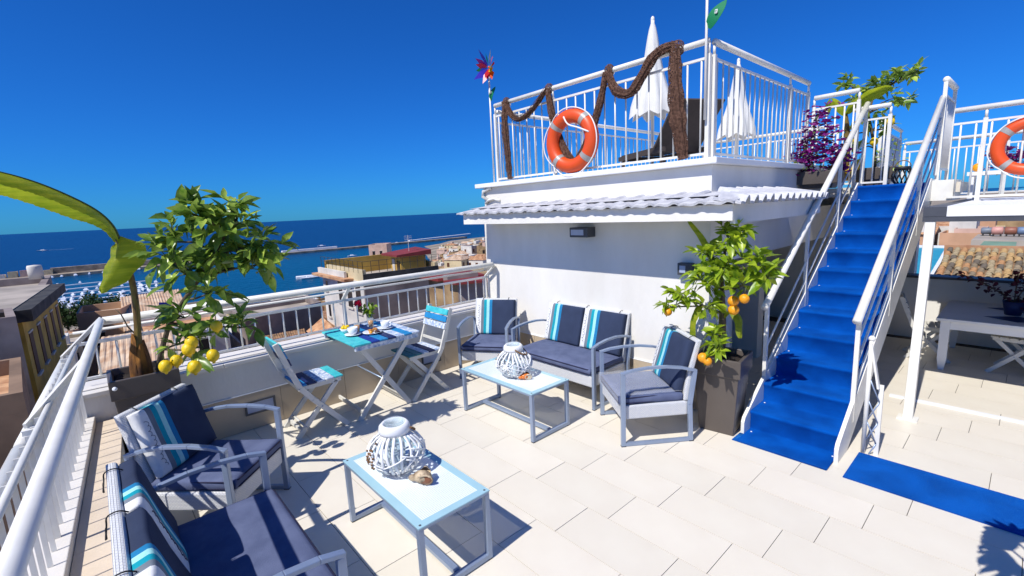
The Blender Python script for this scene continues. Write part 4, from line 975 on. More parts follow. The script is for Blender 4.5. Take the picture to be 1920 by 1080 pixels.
leaf_spray('flowering_shrub', 'small shrub with white sprigs beside the black lantern', 'shrub', (-1.16,7.0,2.05), [[(-1.16,7.0,2.0),(-1.14,6.97,2.25),(-1.12,6.95,2.42)],[(-1.18,7.0,2.0),(-1.22,6.97,2.2),(-1.26,6.95,2.30)]], M_leafA, 22, 0.05, 15, M_fwhite, 8, 0.02, spread=0.06)
def black_lantern():
    t = thing('black_lantern', 'black wire lantern standing at the head of the stairs', 'lantern', (-1.02, 6.72, 1.906))
    for k in range(12):
        a = 2*math.pi*k/12; P = [(r*math.cos(a+0.2*i), r*math.sin(a+0.2*i), z) for i, (r, z) in enumerate(((0.055,0.01),(0.088,0.06),(0.092,0.11),(0.07,0.16)))]
        build(MB().tube(P, 0.007, 5), 'rib', M_black, t, True)
    build(MB().lathe([(0.06,0.0),(0.065,0.015),(0.0,0.015)], 16), 'base', M_black, t, True); build(MB().lathe([(0.05,0.155),(0.078,0.165),(0.07,0.195),(0.05,0.195)], 18), 'collar', M_black, t, True)
    build(MB().tube([(0.07*math.cos(a), 0.0, 0.19+0.07*math.sin(a)) for a in [math.pi*i/10 for i in range(11)]], 0.005, 5), 'handle', M_rope, t, True)
black_lantern()
def deck_flowers():
    b = thing('side_board', 'white side table with flowers behind the right railing', 'table', (-0.24, 7.35, 1.706))
    build(MB().box(-0.30,-0.15,0.26,0.30,0.15,0.30), 'top', M_trim, b)
    for sx in (-1, 1):
        for sy in (-1, 1): build(MB().box(sx*0.26-0.02, sy*0.12-0.02, 0, sx*0.26+0.02, sy*0.12+0.02, 0.259), 'leg', M_trim, b)
    leaf_spray('bougainvillea', 'purple bougainvillea on the white table behind the right railing', 'shrub', (-0.30,7.35,2.006), [[(-0.30,7.35,2.01),(-0.32,7.33,2.12),(-0.30,7.3,2.22)],[(-0.28,7.35,2.01),(-0.22,7.33,2.1),(-0.18,7.3,2.16)]], M_leafA, 14, 0.04, 6, M_purple, 60, 0.04, spread=0.045)
    build(MB().ball((-0.47,7.33,2.052), 0.046, 14, 9), 'orange_fruit', M_orangef, None, True, label='single orange lying on the white table behind the right railing', cat='fruit')
deck_flowers()
# --- potted plant just right of the frame: only its shadow on the tiles is in view
planter('dark planter with a leafy shrub just right of the picture', 0.46, 2.05, 0.0, 0.30, 0.40, 0.60)
def fan_plant():
    t = thing('palm_shrub', 'potted shrub whose leaf shadow falls on the tiles at the right edge', 'plant', (0.46,2.05,0.55), world=True); rs = random.Random(12)
    st = MB()
    for k in range(12):
        a = k*0.53; rr = rs.uniform(0.10, 0.30); e = (max(0.16, 0.30+rr*math.cos(a)), 2.08+rr*1.1*math.sin(a), 1.12+0.36*rs.random()); P = smooth_path([(0.46,2.05,0.55),(0.44,2.05+0.3*rr*math.sin(a),0.92),e], 8)
        st.tube(P, 0.006, 5)
        for j in range(7):
            b = a+(-1.2+0.4*j); q = Vector(e); Q = smooth_path([q, q+Vector((0.09*math.cos(b),0.09*math.sin(b),0.05)), q+Vector((0.19*math.cos(b),0.19*math.sin(b),-0.01))], 6)
            build(ribbon_leaf([Vector((max(p.x, 0.036+0.003*i), p.y, p.z)) for i, p in enumerate(Q)], [0.006,0.019,0.023,0.020,0.012,0.002], 0.3, (-math.sin(b), math.cos(b), 0)), 'leaf', M_leafA, t, True)
    build(st, 'stem', M_twig, t, True)
fan_plant()
# ================================================================ things on the upper terrace
def life_ring(label, c, r, tr, ry, rope_loop=True):
    t = thing('life_ring', label, 'life ring', c, ry, group='orange life rings on the railings')
    P = [(r*math.cos(a), 0, r*math.sin(a)) for a in [2*math.pi*i/40 for i in range(40)]]
    build(MB().tube(P, tr, 16, closed=True), 'ring', M_orange, t, True)
    for k in range(4):
        a0 = R(48+90*k); Q = [(r*math.cos(a0+0.05*i), 0, r*math.sin(a0+0.05*i)) for i in range(-2, 3)]
        build(MB().tube(Q, tr*1.035, 16, cap=False), 'band', M_silver, t, True)
    Q = []
    for i in range(64):
        a = 2*math.pi*i/64; k = abs(math.sin(2*(a-R(48)))); rr = r+tr*(1.02+0.22*k); Q.append((rr*math.cos(a), -0.02-0.03*k, rr*math.sin(a)-0.015*k))
    build(MB().tube(Q, 0.0065, 6, closed=True), 'grab_rope', M_trim, t, True)
    if rope_loop: build(MB().tube(smooth_path([(-r*0.15,-tr*1.1,r*0.95),(r*0.1,-tr*1.25,r*0.62),(r*0.6,-tr*1.25,r*0.42),(r*1.05,-tr*0.9,r*0.20)], 14), 0.0085, 6), 'loose_rope', M_trim, t, True)
life_ring('orange life ring on the front railing of the upper terrace', (-3.335, 3.905, 2.515), 0.255, 0.074, R(3))
life_ring('orange life ring hanging at the right edge of the picture', (-0.085, 6.535, 2.195), 0.215, 0.052, 0, False)

def fishing_net():
    t = thing('fishing_net', 'brown fishing net draped in swags along the front railing', 'net', (-3.2, 3.95, 3.1), world=True)
    Y = 3.955; rs = random.Random(9)
    def swag(P, r0, r1, n=18):
        Q = smooth_path(P, n); mb = MB()
        rr = [(r0+(r1-r0)*math.sin(math.pi*i/(n-1)))*(1+rs.uniform(-0.08, 0.08)) for i in range(n)]
        for q_ in (0.95, 0.7, 0.4): mb.tube(Q, [x*q_*(1+0.10*math.sin(i*1.7+q_*9)) for i, x in enumerate(rr)], 42, flat=0.6, cap=False, star=0.20)      # gathered layers of mesh
        S_ = []
        for s in range(14):                               # gathered mesh: many strands with cross threads
            u = rs.uniform(-1, 1); v = rs.uniform(-0.5, 0.5); ph = rs.uniform(0, 6.28); w_ = rs.uniform(0.6, 1.15)
            L_ = []
            for i, q in enumerate(Q):
                T = (Q[min(n-1, i+1)]-Q[max(0, i-1)]).normalized(); nn = Vector((T.z, 0, -T.x)).normalized()
                L_.append(q + nn*(u*rr[i]*w_ + 0.006*math.sin(i*1.9+ph)) + Vector((0, v*rr[i]+0.004*math.sin(i*2.3+ph), 0)))
            mb.tube(L_, 0.0024, 4); S_.append(L_)
        for k in range(60):
            a, b = rs.choice(S_), rs.choice(S_); i = rs.randrange(0, n-2); mb.tube([a[i], b[i+1]], 0.0022, 3)
        return mb
    K = [(-4.42,Y,3.12),(-3.71,Y,3.125),(-2.905,Y,3.125),(-2.20,Y,3.13)]
    parts = [swag([(-4.43,Y,3.13),(-4.42,Y-0.015,2.8),(-4.40,Y-0.01,2.5),(-4.39,Y,2.21)], 0.036, 0.046), swag([(-4.41,Y,3.12),(-4.27,Y-0.03,2.93),(-4.12,Y-0.03,2.87),(-3.92,Y-0.03,2.94),(-3.72,Y,3.12)], 0.028, 0.042),
             swag([(-3.71,Y,3.12),(-3.64,Y-0.02,2.85),(-3.55,Y-0.02,2.60),(-3.40,Y-0.02,2.34),(-3.28,Y-0.02,2.31),(-3.12,Y-0.02,2.55),(-3.00,Y-0.02,2.80),(-2.92,Y,3.11)], 0.034, 0.048, 26),
             swag([(-2.90,Y,3.12),(-2.80,Y-0.03,2.92),(-2.64,Y-0.03,2.85),(-2.50,Y-0.03,2.98),(-2.40,Y-0.03,3.10),(-2.30,Y-0.02,3.15),(-2.20,Y,3.16)], 0.034, 0.048), swag([(-2.20,Y,3.13),(-2.18,Y-0.02,2.8),(-2.15,Y-0.02,2.5),(-2.11,Y,2.20)], 0.042, 0.068)]
    for p in parts: build(p, 'swag', M_net, t, True)
    for k, (x, y, z) in enumerate(K):
        build(MB().ball((x, 3.985, z+0.005), (0.05, 0.052, 0.055) if k < 3 else (0.075, 0.06, 0.07), 10, 7), 'knot', M_net, t, True)
        build(MB().tube([(x+0.036*math.cos(a), 3.99+0.056*math.sin(a)*0.9, z-0.03+0.01*math.cos(a)) for a in [2*math.pi*i/14 for i in range(14)]], 0.006, 5, closed=True), 'tie', M_trim, t, True)
fishing_net()

def parasol(label, x, y, z0, zb, zt, rb):
    t = thing('parasol', label, 'parasol', (x, y, z0), group='closed white parasols on the upper terrace')
    n = 32; lv = 14; vs = []; fs = []; H = zt-zb
    for i in range(lv+1):
        u = i/lv; r = rb*(1-u)**0.8*(0.86+0.14*math.cos(u*5)) + 0.018
        for j in range(n):
            a = 2*math.pi*j/n; k = 1+0.16*(1-u)*math.cos(a*8+u*1.5); vs.append((r*k*math.cos(a), r*k*math.sin(a), zb-z0+H*u - (0.035*(1+math.cos(a*8)) if i == 0 else 0)))
    for i in range(lv):
        for j in range(n): fs.append((i*n+j, i*n+(j+1) % n, (i+1)*n+(j+1) % n, (i+1)*n+j))
    build(MB().add(vs, fs), 'canopy', M_canvas, t, True)
    build(MB().cyl((0,0,0.03), (0,0,zt-z0+0.02), 0.022, n=12), 'pole', M_rail, t, True); build(MB().ball((0,0,zt-z0+0.03), (0.024,0.024,0.04), 10, 7), 'finial', M_rail, t, True)
    build(MB().lathe([(0.0,0.06),(0.20,0.05),(0.22,0.0),(0,0)], 20), 'base', M_dark, t, True)
parasol('tall closed white parasol behind the front railing', -3.36, 5.5, 2.183, 2.96, 4.02, 0.235)
parasol('closed white parasol seen through the stair side railing', -3.15, 7.5, 2.171, 2.80, 3.82, 0.235)
def lounger(label, x, y, z, rz):
    t = thing('sun_lounger', label, 'sun lounger', (x, y, z), rz, group='dark sun loungers on the upper terrace')
    fr = MB(); fr.bar((-0.28,-0.75,0.20), (-0.28,0.25,0.20), 0.03, 0.05); fr.bar((0.28,-0.75,0.20), (0.28,0.25,0.20), 0.03, 0.05); fr.bar((-0.28,-0.75,0.20), (0.28,-0.75,0.20), 0.03, 0.05)
    build(fr, 'frame', M_brown, t)
    for sx in (-0.28, 0.28):
        for sy in (-0.65, 0.2): build(MB().bar((sx,sy,0), (sx,sy,0.176), 0.03, 0.03, up=(0,1,0)), 'leg', M_brown, t)
    build(MB().box(-0.262, -0.73, 0.227, 0.262, 0.0, 0.242), 'seat_sling', M_brown, t)
    build(MB().box(-0.28, 0.0, -0.012, 0.28, 0.62, 0.012).xf(Matrix.Translation((0,0.01,0.20)) @ Matrix.Rotation(R(46), 4, 'X')), 'backrest', M_brown, t)
lounger('dark brown sun lounger with raised back behind the netting', -2.72, 4.90, 2.183, R(242))
def flagpole(name, label, x, y, z0, z1, flags, wheel=False):
    t = thing(name, label, 'flag', (x, y, z0), world=True)
    build(MB().cyl((x, y, z0), (x, y, z1), 0.011, n=8), 'pole', M_rail, t, True)
    for (zf, dx, dz, s) in flags:
        n = 9; vs = []
        for i in range(n):
            u = i/(n-1); w = s*0.21*math.sin(math.pi*min(1, u*0.86+0.14))**0.75; b = Vector((x+0.012+dx*u, y-0.02*math.sin(u*4), zf+dz*u)); p = Vector((-dz, 0, dx)).normalized()*w
            vs += [b-p, b+p]
        fs = [(2*i, 2*i+2, 2*i+3, 2*i+1) for i in range(n-1)]
        vv = [Vector(v)+Vector((0, 0.003, 0)) for v in vs]; m = len(vs)
        fo = build(MB().add(vs+vv, fs+[tuple(k+m for k in f[::-1]) for f in fs]), 'flag', mat('green_flag', S(20,146,92), 0.7, 0.1, 9, trans=0.25), t, True)
        c = Vector((x+0.012+dx*0.55, y-0.03, zf+dz*0.55)); q = s*0.055; lg = MB()
        lg.add([(c.x-q, c.y, c.z-q), (c.x+q*0.6, c.y, c.z-q*1.2), (c.x+q, c.y, c.z+q), (c.x-q*0.6, c.y, c.z+q*1.2)], [(0,1,2,3)]); build(lg, 'emblem', M_fwhite, fo)
        build(MB().tube([(c.x+q*0.35*math.cos(a), c.y-0.002, c.z+q*0.55*math.sin(a)) for a in [0.6+0.55*i for i in range(10)]], q*0.10, 5), 'emblem_mark', mat('green_print', S(16,120,80), 0.6), fo)
    if wheel:
        cols = [S(214,30,30), S(240,90,20), S(240,180,20), S(150,140,30), S(20,130,70), S(30,60,200), S(70,50,190), S(150,40,150), S(200,20,80)]
        c = Vector((x+0.075, y-0.05, z1+0.02))
        for k in range(18):
            a = 2*math.pi*k/18; cc = cols[k % 9] if k < 9 else cols[(k+4) % 9]; rr = 0.20 if k % 2 else 0.15
            d = Vector((math.cos(a), -0.25-0.2*(k % 3), math.sin(a))); s = Vector((-math.sin(a), 0.5, math.cos(a)))
            p0 = c + d*0.02; p1 = c + d*rr*0.62 + s*0.045; p2 = c + d*rr; p3 = c + d*rr*0.5 - s*0.03
            build(MB().add([p0, p1, p2, p3], [(0,1,2),(0,2,3)]), 'vane', mat('foil_%d' % (k % 9 if k < 9 else (k+4) % 9), cc, 0.3, 0.1, 9, trans=0.25), t)
        build(MB().ball(c, 0.016, 8, 6), 'hub', M_orange, t, True)
flagpole('pinwheel_pole', 'pole with rainbow pinwheel and small green flag at the seaward corner', -4.73, 3.985, 2.19, 3.55, [(3.20, 0.085, 0.15, 0.18)], True)
flagpole('flag_pole', 'pole with a larger green pennant at the stair side corner', -1.925, 3.955, 2.50, 3.85, [(3.21, 0.14, 0.17, 0.24)])

# ================================================================ shaded dining corner
def dining():
    t = thing('dining_table', 'white table with tapered legs in the shaded corner under the slab', 'table', (0.28, 6.84, 0))
    build(MB().box(-0.86, -0.55, 0.515, 0.86, 0.55, 0.545), 'table_top', M_trim, t, bevel=0.004); a = MB()
    a.box(-0.80,-0.50,0.43,0.80,-0.48,0.514); a.box(-0.80,0.48,0.43,0.80,0.50,0.514); a.box(-0.80,-0.479,0.43,-0.78,0.479,0.514); a.box(0.78,-0.479,0.43,0.80,0.479,0.514); build(a, 'apron', M_trim, t)
    for sx in (-1, 1):
        for sy in (-1, 1):
            x, y = sx*0.79, sy*0.49; build(MB().add([(x-.022,y-.022,0),(x+.022,y-.022,0),(x+.022,y+.022,0),(x-.022,y+.022,0),(x-.036,y-.036,.12),(x+.036,y-.036,.12),(x+.036,y+.036,.12),(x-.036,y+.036,.12),(x-.036,y-.036,.514),(x+.036,y-.036,.514),(x+.036,y+.036,.514),(x-.036,y+.036,.514)],
                  [(3,2,1,0)]+[(i,(i+1)%4,(i+1)%4+4,i+4) for i in range(4)]+[(i+4,(i+1)%4+4,(i+1)%4+8,i+8) for i in range(4)]), 'leg', M_trim, t)
    for k, (x, y, lb) in enumerate(((-0.02, 6.60, 'near'), (-0.02, 7.10, 'far'))):
        o = build(MB().add([(x-0.24,y,0.548),(x,y-0.15,0.548),(x+0.24,y,0.548),(x,y+0.15,0.548)], [(0,1,2,3)]), 'place_mat', M_nav_t, None, label='dark diamond place mat on the %s half of the white table' % lb, cat='place mat')
    v = thing('flower_pot', 'dark pot of drooping burgundy blossom on the shaded white table', 'vase', (-0.06, 6.84, 0.546))
    build(MB().lathe([(0.0,0.0),(0.06,0.0),(0.085,0.14),(0.078,0.14),(0.055,0.01),(0.0,0.01)], 20), 'pot', M_nav_t, v, True)
    rs = random.Random(5); mb = MB(); st = MB(); lm = leaf_mesh(0.05, 0.04, 0.1, M_pinkred); mw = mat('burgundy_blossom', S(96, 22, 48), 0.8, 0.3, 20)
    for e in ((-0.42,-0.05,0.40),(-0.25,0.1,0.30),(0.0,0.0,0.42),(0.12,0.05,0.38),(0.40,0.0,0.22),(0.25,-0.1,0.24)):
        Q = smooth_path([(0,0,0.12),(e[0]*0.45,e[1]*0.5,e[2]*0.7),e], 9); st.tube(Q, 0.006, 5)
        for j in range(34):
            q = Q[rs.randrange(2, 9)]+Vector((rs.gauss(0,0.028), rs.gauss(0,0.028), rs.gauss(0,0.028))); M = Matrix.Translation(q) @ dirrot((rs.gauss(0,1), rs.gauss(0,1), rs.gauss(0,1)), 0, rs).to_matrix().to_4x4()
            mb.add([tuple(M @ w_.co) for w_ in lm.vertices], [tuple(p.vertices) for p in lm.polygons])
    build(st, 'stem', M_bark, v, True); build(mb, 'blossom', mw, v, True, kind='stuff')
    for x, y, a, lb in ((-0.68, 6.75, R(-80), 'pale folding chair at the left end of the shaded table'), (0.02, 6.66, R(82), 'pale folding chair under the right side of the shaded table')):
        c = copy_tree(b1); c['label'] = lb; c['group'] = 'folding chairs in the shaded corner'; place(c, x, y, 0, a); c.scale = (0.86, 0.86, 0.80)
        for ch in c.children:
            if ch.name.startswith(('seat_slat', 'back_slat')): ch.data = ch.data.copy(); ch.data.materials[0] = M_pale
dining()

# ================================================================ sea, ground, harbour
SEA = -50.0
def interp(tab, v):
    for (a, b), (c, d) in zip(tab, tab[1:]):
        if v <= c: return b+(d-b)*max(0, (v-a))/(c-a)
    return tab[-1][1]
SHORE = [(-3000,-520),(-400,-470),(-80,-425),(0,-415),(40,-360),(70,-320),(110,-285),(170,-290),(200,-320),(260,-416),(300,-480),(350,-560),(430,-690),(700,-760),(1500,-800),(3000,-800)]
def ground_z(x, y):
    xs = interp(SHORE, y); t = (-x-18)/(-xs-18)
    if t <= 0: return -12.0
    if t < 1:
        z = -12.0 - 36.8*t**0.9; d = math.hypot(x, y); s = (58.5-math.degrees(math.atan2(-x, y)))/5      # the land to the right is a ridge
        return z + (max(z, -12-0.058*d)-z)*max(0, min(1, s))
    return -48.8 - (t-1)*40
def make_ground():
    xsn = [900,300,120,40,0,-20,-40,-60,-90,-120,-160,-200,-240,-270,-300,-330,-360,-390,-415,-440,-480,-520,-570,-640,-720,-800,-900]
    ysn = [-2500,-1200,-600,-300,-150,-80,-40,0,30,60,90,120,160,200,260,320,400,500,650,900,1300,2500]
    vs = [(x, y, ground_z(x, y)) for y in ysn for x in xsn]; n = len(xsn)
    fs = [(j*n+i+1, j*n+i, (j+1)*n+i, (j+1)*n+i+1) for j in range(len(ysn)-1) for i in range(n-1)]
    build(MB().add(vs, fs), 'ground', mat('town_ground', S(168,152,130), 0.9, 0.25, 0.05, col2=S(120,112,96)), None, True, kind='structure')
make_ground()
def sea_mat():
    m = bpy.data.materials.new('sea_water'); m.use_nodes = True; t = m.node_tree; N = t.nodes; L = t.links; p = N['Principled BSDF']
    p.inputs['Roughness'].default_value = 0.30; p.inputs['IOR'].default_value = 1.33; p.inputs['Specular IOR Level'].default_value = 0.35
    tc = N.new('ShaderNodeTexCoord'); nz = N.new('ShaderNodeTexNoise'); nz.inputs['Scale'].default_value = 0.004; nz.inputs['Detail'].default_value = 4
    mp = N.new('ShaderNodeMapping'); mp.inputs['Scale'].default_value = (1, 0.25, 1); L.new(tc.outputs['Object'], mp.inputs[0]); L.new(mp.outputs[0], nz.inputs['Vector'])
    # sheltered harbour water is greener than the open sea: graded by the distance from the shore
    sx = N.new('ShaderNodeSeparateXYZ'); L.new(tc.outputs['Object'], sx.inputs[0])
    mr = N.new('ShaderNodeMapRange'); mr.inputs['From Min'].default_value = -640; mr.inputs['From Max'].default_value = -900; L.new(sx.outputs['X'], mr.inputs['Value'])
    mx = N.new('ShaderNodeMix'); mx.data_type = 'RGBA'; mx.inputs['A'].default_value = (*S(2,76,108), 1); mx.inputs['B'].default_value = (*S(0,44,88), 1); L.new(mr.outputs[0], mx.inputs['Factor'])
    m2 = N.new('ShaderNodeMix'); m2.data_type = 'RGBA'; m2.blend_type = 'MULTIPLY'; m2.inputs['Factor'].default_value = 0.5; L.new(mx.outputs['Result'], m2.inputs['A'])
    r2 = N.new('ShaderNodeMapRange'); r2.inputs['From Min'].default_value = 0.3; r2.inputs['From Max'].default_value = 0.7; r2.inputs['To Min'].default_value = 0.75; L.new(nz.outputs['Fac'], r2.inputs['Value']); L.new(r2.outputs[0], m2.inputs['B'])
    L.new(m2.outputs['Result'], p.inputs['Base Color'])
    nb = N.new('ShaderNodeTexNoise'); nb.inputs['Scale'].default_value = 0.12; nb.inputs['Detail'].default_value = 8; L.new(tc.outputs['Object'], nb.inputs['Vector'])
    b = N.new('ShaderNodeBump'); b.inputs['Strength'].default_value = 1.0; b.inputs['Distance'].default_value = 2.5; L.new(nb.outputs['Fac'], b.inputs['Height']); L.new(b.outputs[0], p.inputs['Normal'])
    return m
build(MB().add([(-45000,-40000,SEA),(-250,-40000,SEA),(-250,40000,SEA),(-45000,40000,SEA)], [(0,1,2,3)]), 'sea', sea_mat(), None, kind='structure')
M_stone = mat('breakwater_stone', S(176,160,138), 0.9, 0.3, 0.15, 0.6, 0.6)
M_white_b = mat('boat_white', S(240,242,244), 0.3, 0.03)
def breakwater():
    t = thing('breakwater', 'long stone breakwater closing the harbour', 'breakwater', (-755, 200, SEA), world=True)
    build(MB().prism([(-770,-160),(-742,-160),(-742,190),(-758,190),(-758,560),(-772,560)], SEA-4, SEA+3.0), 'quay', M_stone, t)
    build(MB().prism([(-772,-40),(-764,-40),(-764,130),(-772,130)], SEA+3.01, SEA+9.5), 'sea_wall', M_stone, t)
    build(MB().prism([(-772,215),(-766,215),(-766,300),(-772,300)], SEA+3.01, SEA+6.0), 'sea_wall', M_trim, t)
breakwater()
build(MB().prism([(-800,450),(-792,450),(-850,640),(-858,640)], SEA-4, SEA+3.5), 'outer_jetty', M_trim, None, label='pale outer jetty far right on the water', cat='jetty')
build(MB().prism([(-440,132),(-432,130),(-420,185),(-428,187)], SEA-3, SEA+2.0), 'inner_jetty', M_trim, None, label='short white jetty in the harbour behind the lemon tree', cat='jetty')
def boat_mesh(L):
    mb = MB(); w = L*0.15; st = [(-0.5,0.85),(-0.2,1.0),(0.15,0.9),(0.38,0.5),(0.5,0.04)]; vs = []
    for u, k in st: vs += [(L*u,-w*k,1.3),(L*u,w*k,1.3),(L*u*0.96,-w*k*0.6,0.0),(L*u*0.96,w*k*0.6,0.0)]
    fs = [(0,2,3,1)]
    for i in range(4): a = 4*i; fs += [(a,a+1,a+5,a+4),(a,a+4,a+6,a+2),(a+1,a+3,a+7,a+5)]
    mb.add(vs, fs)
    mb.add([(-0.22*L,-w*0.6,1.3),(0.2*L,-w*0.5,1.3),(0.2*L,w*0.5,1.3),(-0.22*L,w*0.6,1.3),(-0.18*L,-w*0.5,2.6),(0.06*L,-w*0.4,2.6),(0.06*L,w*0.4,2.6),(-0.18*L,w*0.5,2.6)], [(4,5,6,7),(0,1,5,4),(1,2,6,5),(2,3,7,6),(3,0,4,7)])
    return mb.mesh('moored_boat', M_white_b)
def marina():
    rs = random.Random(21); mes = [boat_mesh(8), boat_mesh(10), boat_mesh(13)]
    for r, (x, ya, yb) in enumerate(((-440,-28,26),(-468,-34,34),(-498,-40,40),(-532,-46,42),(-570,-50,30),(-612,-50,20))):
        build(MB().box(x-1.2, ya-4, SEA, x+1.2, yb+4, SEA+0.8), 'pontoon', M_trim, None, label='floating pontoon with moored boats in the marina', cat='pontoon', group='marina pontoons')
        y = ya
        while y < yb:
            for s in (-1, 1):
                if rs.random() < (0.62 if r < 4 else 0.35):
                    o = bpy.data.objects.new('moored_boat', rs.choice(mes)); COL.objects.link(o); o.location = (x+s*9.5, y+rs.uniform(-0.5,0.5), SEA); o.rotation_euler = (0,0,rs.choice((0, math.pi))+rs.uniform(-0.05,0.05))
                    tag(o, 'small white boat moored in the marina', 'boat', 'boats moored in the marina')
            y += rs.uniform(4.6, 7.5)
    for k in range(22):
        o = bpy.data.objects.new('moored_boat', rs.choice(mes)); COL.objects.link(o); o.location = (-735, -150+k*11+rs.uniform(-3,3), SEA); o.rotation_euler = (0,0,rs.uniform(-0.2,0.2)+math.pi)
        tag(o, 'small white boat tied along the breakwater', 'boat', 'boats along the breakwater')
    for (x, y, L, lb) in ((-1850,-103,26,'tiny motor boat trailing a white wake far out at sea'),(-907,326,16,'small white boat beyond the breakwater, left of two'),(-790,422,12,'small white boat beyond the breakwater, right of two'),(-426,140,16,'white boat at the end of the short harbour jetty'),(-340,105,10,'white boat just behind the terrace railing'),(-610,258,12,'lone white boat inside the harbour')):
        o = bpy.data.objects.new('boat', boat_mesh(L)); COL.objects.link(o); o.location = (x, y, SEA); o.rotation_euler = (0,0,R(80)); tag(o, lb, 'boat')
    build(MB().add([(-1853,-98,SEA+0.15),(-1847,-98,SEA+0.15),(-1845,-40,SEA+0.15),(-1852,-40,SEA+0.15)], [(0,1,2,3)]), 'wake', mat('foam', S(170,200,220), 0.8), None, label='white wake behind the tiny motor boat', cat='wake')
marina()
# ================================================================ town
T_white = mat('town_white', S(226,220,208), 0.85, 0.14, 0.6, 0.3, 3); T_cream = mat('town_cream', S(222,202,158), 0.85, 0.14, 0.6, 0.3, 3)
T_yellow = mat('town_yellow', S(218,176,78), 0.85, 0.15, 0.7, 0.3, 3, col2=S(176,138,60)); T_peach = mat('town_peach', S(206,160,124), 0.85, 0.12, 0.6)
T_grey = mat('town_grey_render', S(156,142,134), 0.9, 0.22, 0.5, 0.5, 4, col2=S(112,100,94)); T_stone = mat('town_stone', S(176,146,104), 0.9, 0.25, 0.9, 0.8, 3, col2=S(126,100,70))
C_pale = mat('pale_clay_tile', S(214,190,162), 0.85, 0.3, 1.2, col2=S(182,144,112))
T_brown = mat('town_brown_render', S(150,122,96), 0.9, 0.2, 0.6, 0.4, 3); T_pink = mat('town_pink', S(214,180,160), 0.85, 0.12, 0.6)
C_clay = mat('clay_tile', S(208,164,122), 0.85, 0.35, 1.6, 0.6, 14, col2=S(160,108,74)); C_old = mat('old_clay_tile', S(168,128,92), 0.9, 0.4, 2.2, 0.8, 10, col2=S(96,78,60))
C_red = mat('red_roof', S(140,52,48), 0.7, 0.15, 1.5); C_slate = mat('dark_eave', S(74,72,66), 0.85, 0.3, 1.2, col2=S(40,38,36)); C_flat = mat('flat_roof', S(186,174,158), 0.9, 0.2, 0.4)
W_dark = mat('window_dark', S(42,38,38), 0.25, 0.1, 3); W_shut = mat('brown_shutter', S(96,58,36), 0.7, 0.1, 5); W_frame = mat('window_frame', S(214,206,192), 0.7)
def wall_box(mb, foot, e, u0, u1, z0, z1, d0, d1, mi=0):
    a = Vector((*foot[e], 0)); b = Vector((*foot[(e+1) % len(foot)], 0)); d = (b-a).normalized(); n = Vector((d.y, -d.x, 0))
    P = [a+d*u0+n*d0, a+d*u1+n*d0, a+d*u1+n*d1, a+d*u0+n*d1]
    return mb.prism([(p.x, p.y) for p in P], z0, z1, mi) if True else None
def corrugated(mb, p00, p10, p11, p01, pitch=0.28, amp=0.05):
    """barrel-tiled slope: p00-p10 along the eave, p01/p11 at the ridge"""
    a, b, c, d = Vector(p00), Vector(p10), Vector(p11), Vector(p01); n = max(4, int((b-a).length/pitch))*4; n = min(n, 160); nrm = (b-a).cross(d-a).normalized(); vs = []; K = 6
    for j in range(K+1):
        for i in range(n+1):
            u = i/n; v = j/K; q = a.lerp(b, u).lerp(d.lerp(c, u), v) + nrm*(amp*abs(math.sin(math.pi*i/4)) + 0.02*math.sin(i*1.7+j)); vs.append(q)
    mb.add(vs, [(j*(n+1)+i, j*(n+1)+i+1, (j+1)*(n+1)+i+1, (j+1)*(n+1)+i) for j in range(K) for i in range(n)]); return mb
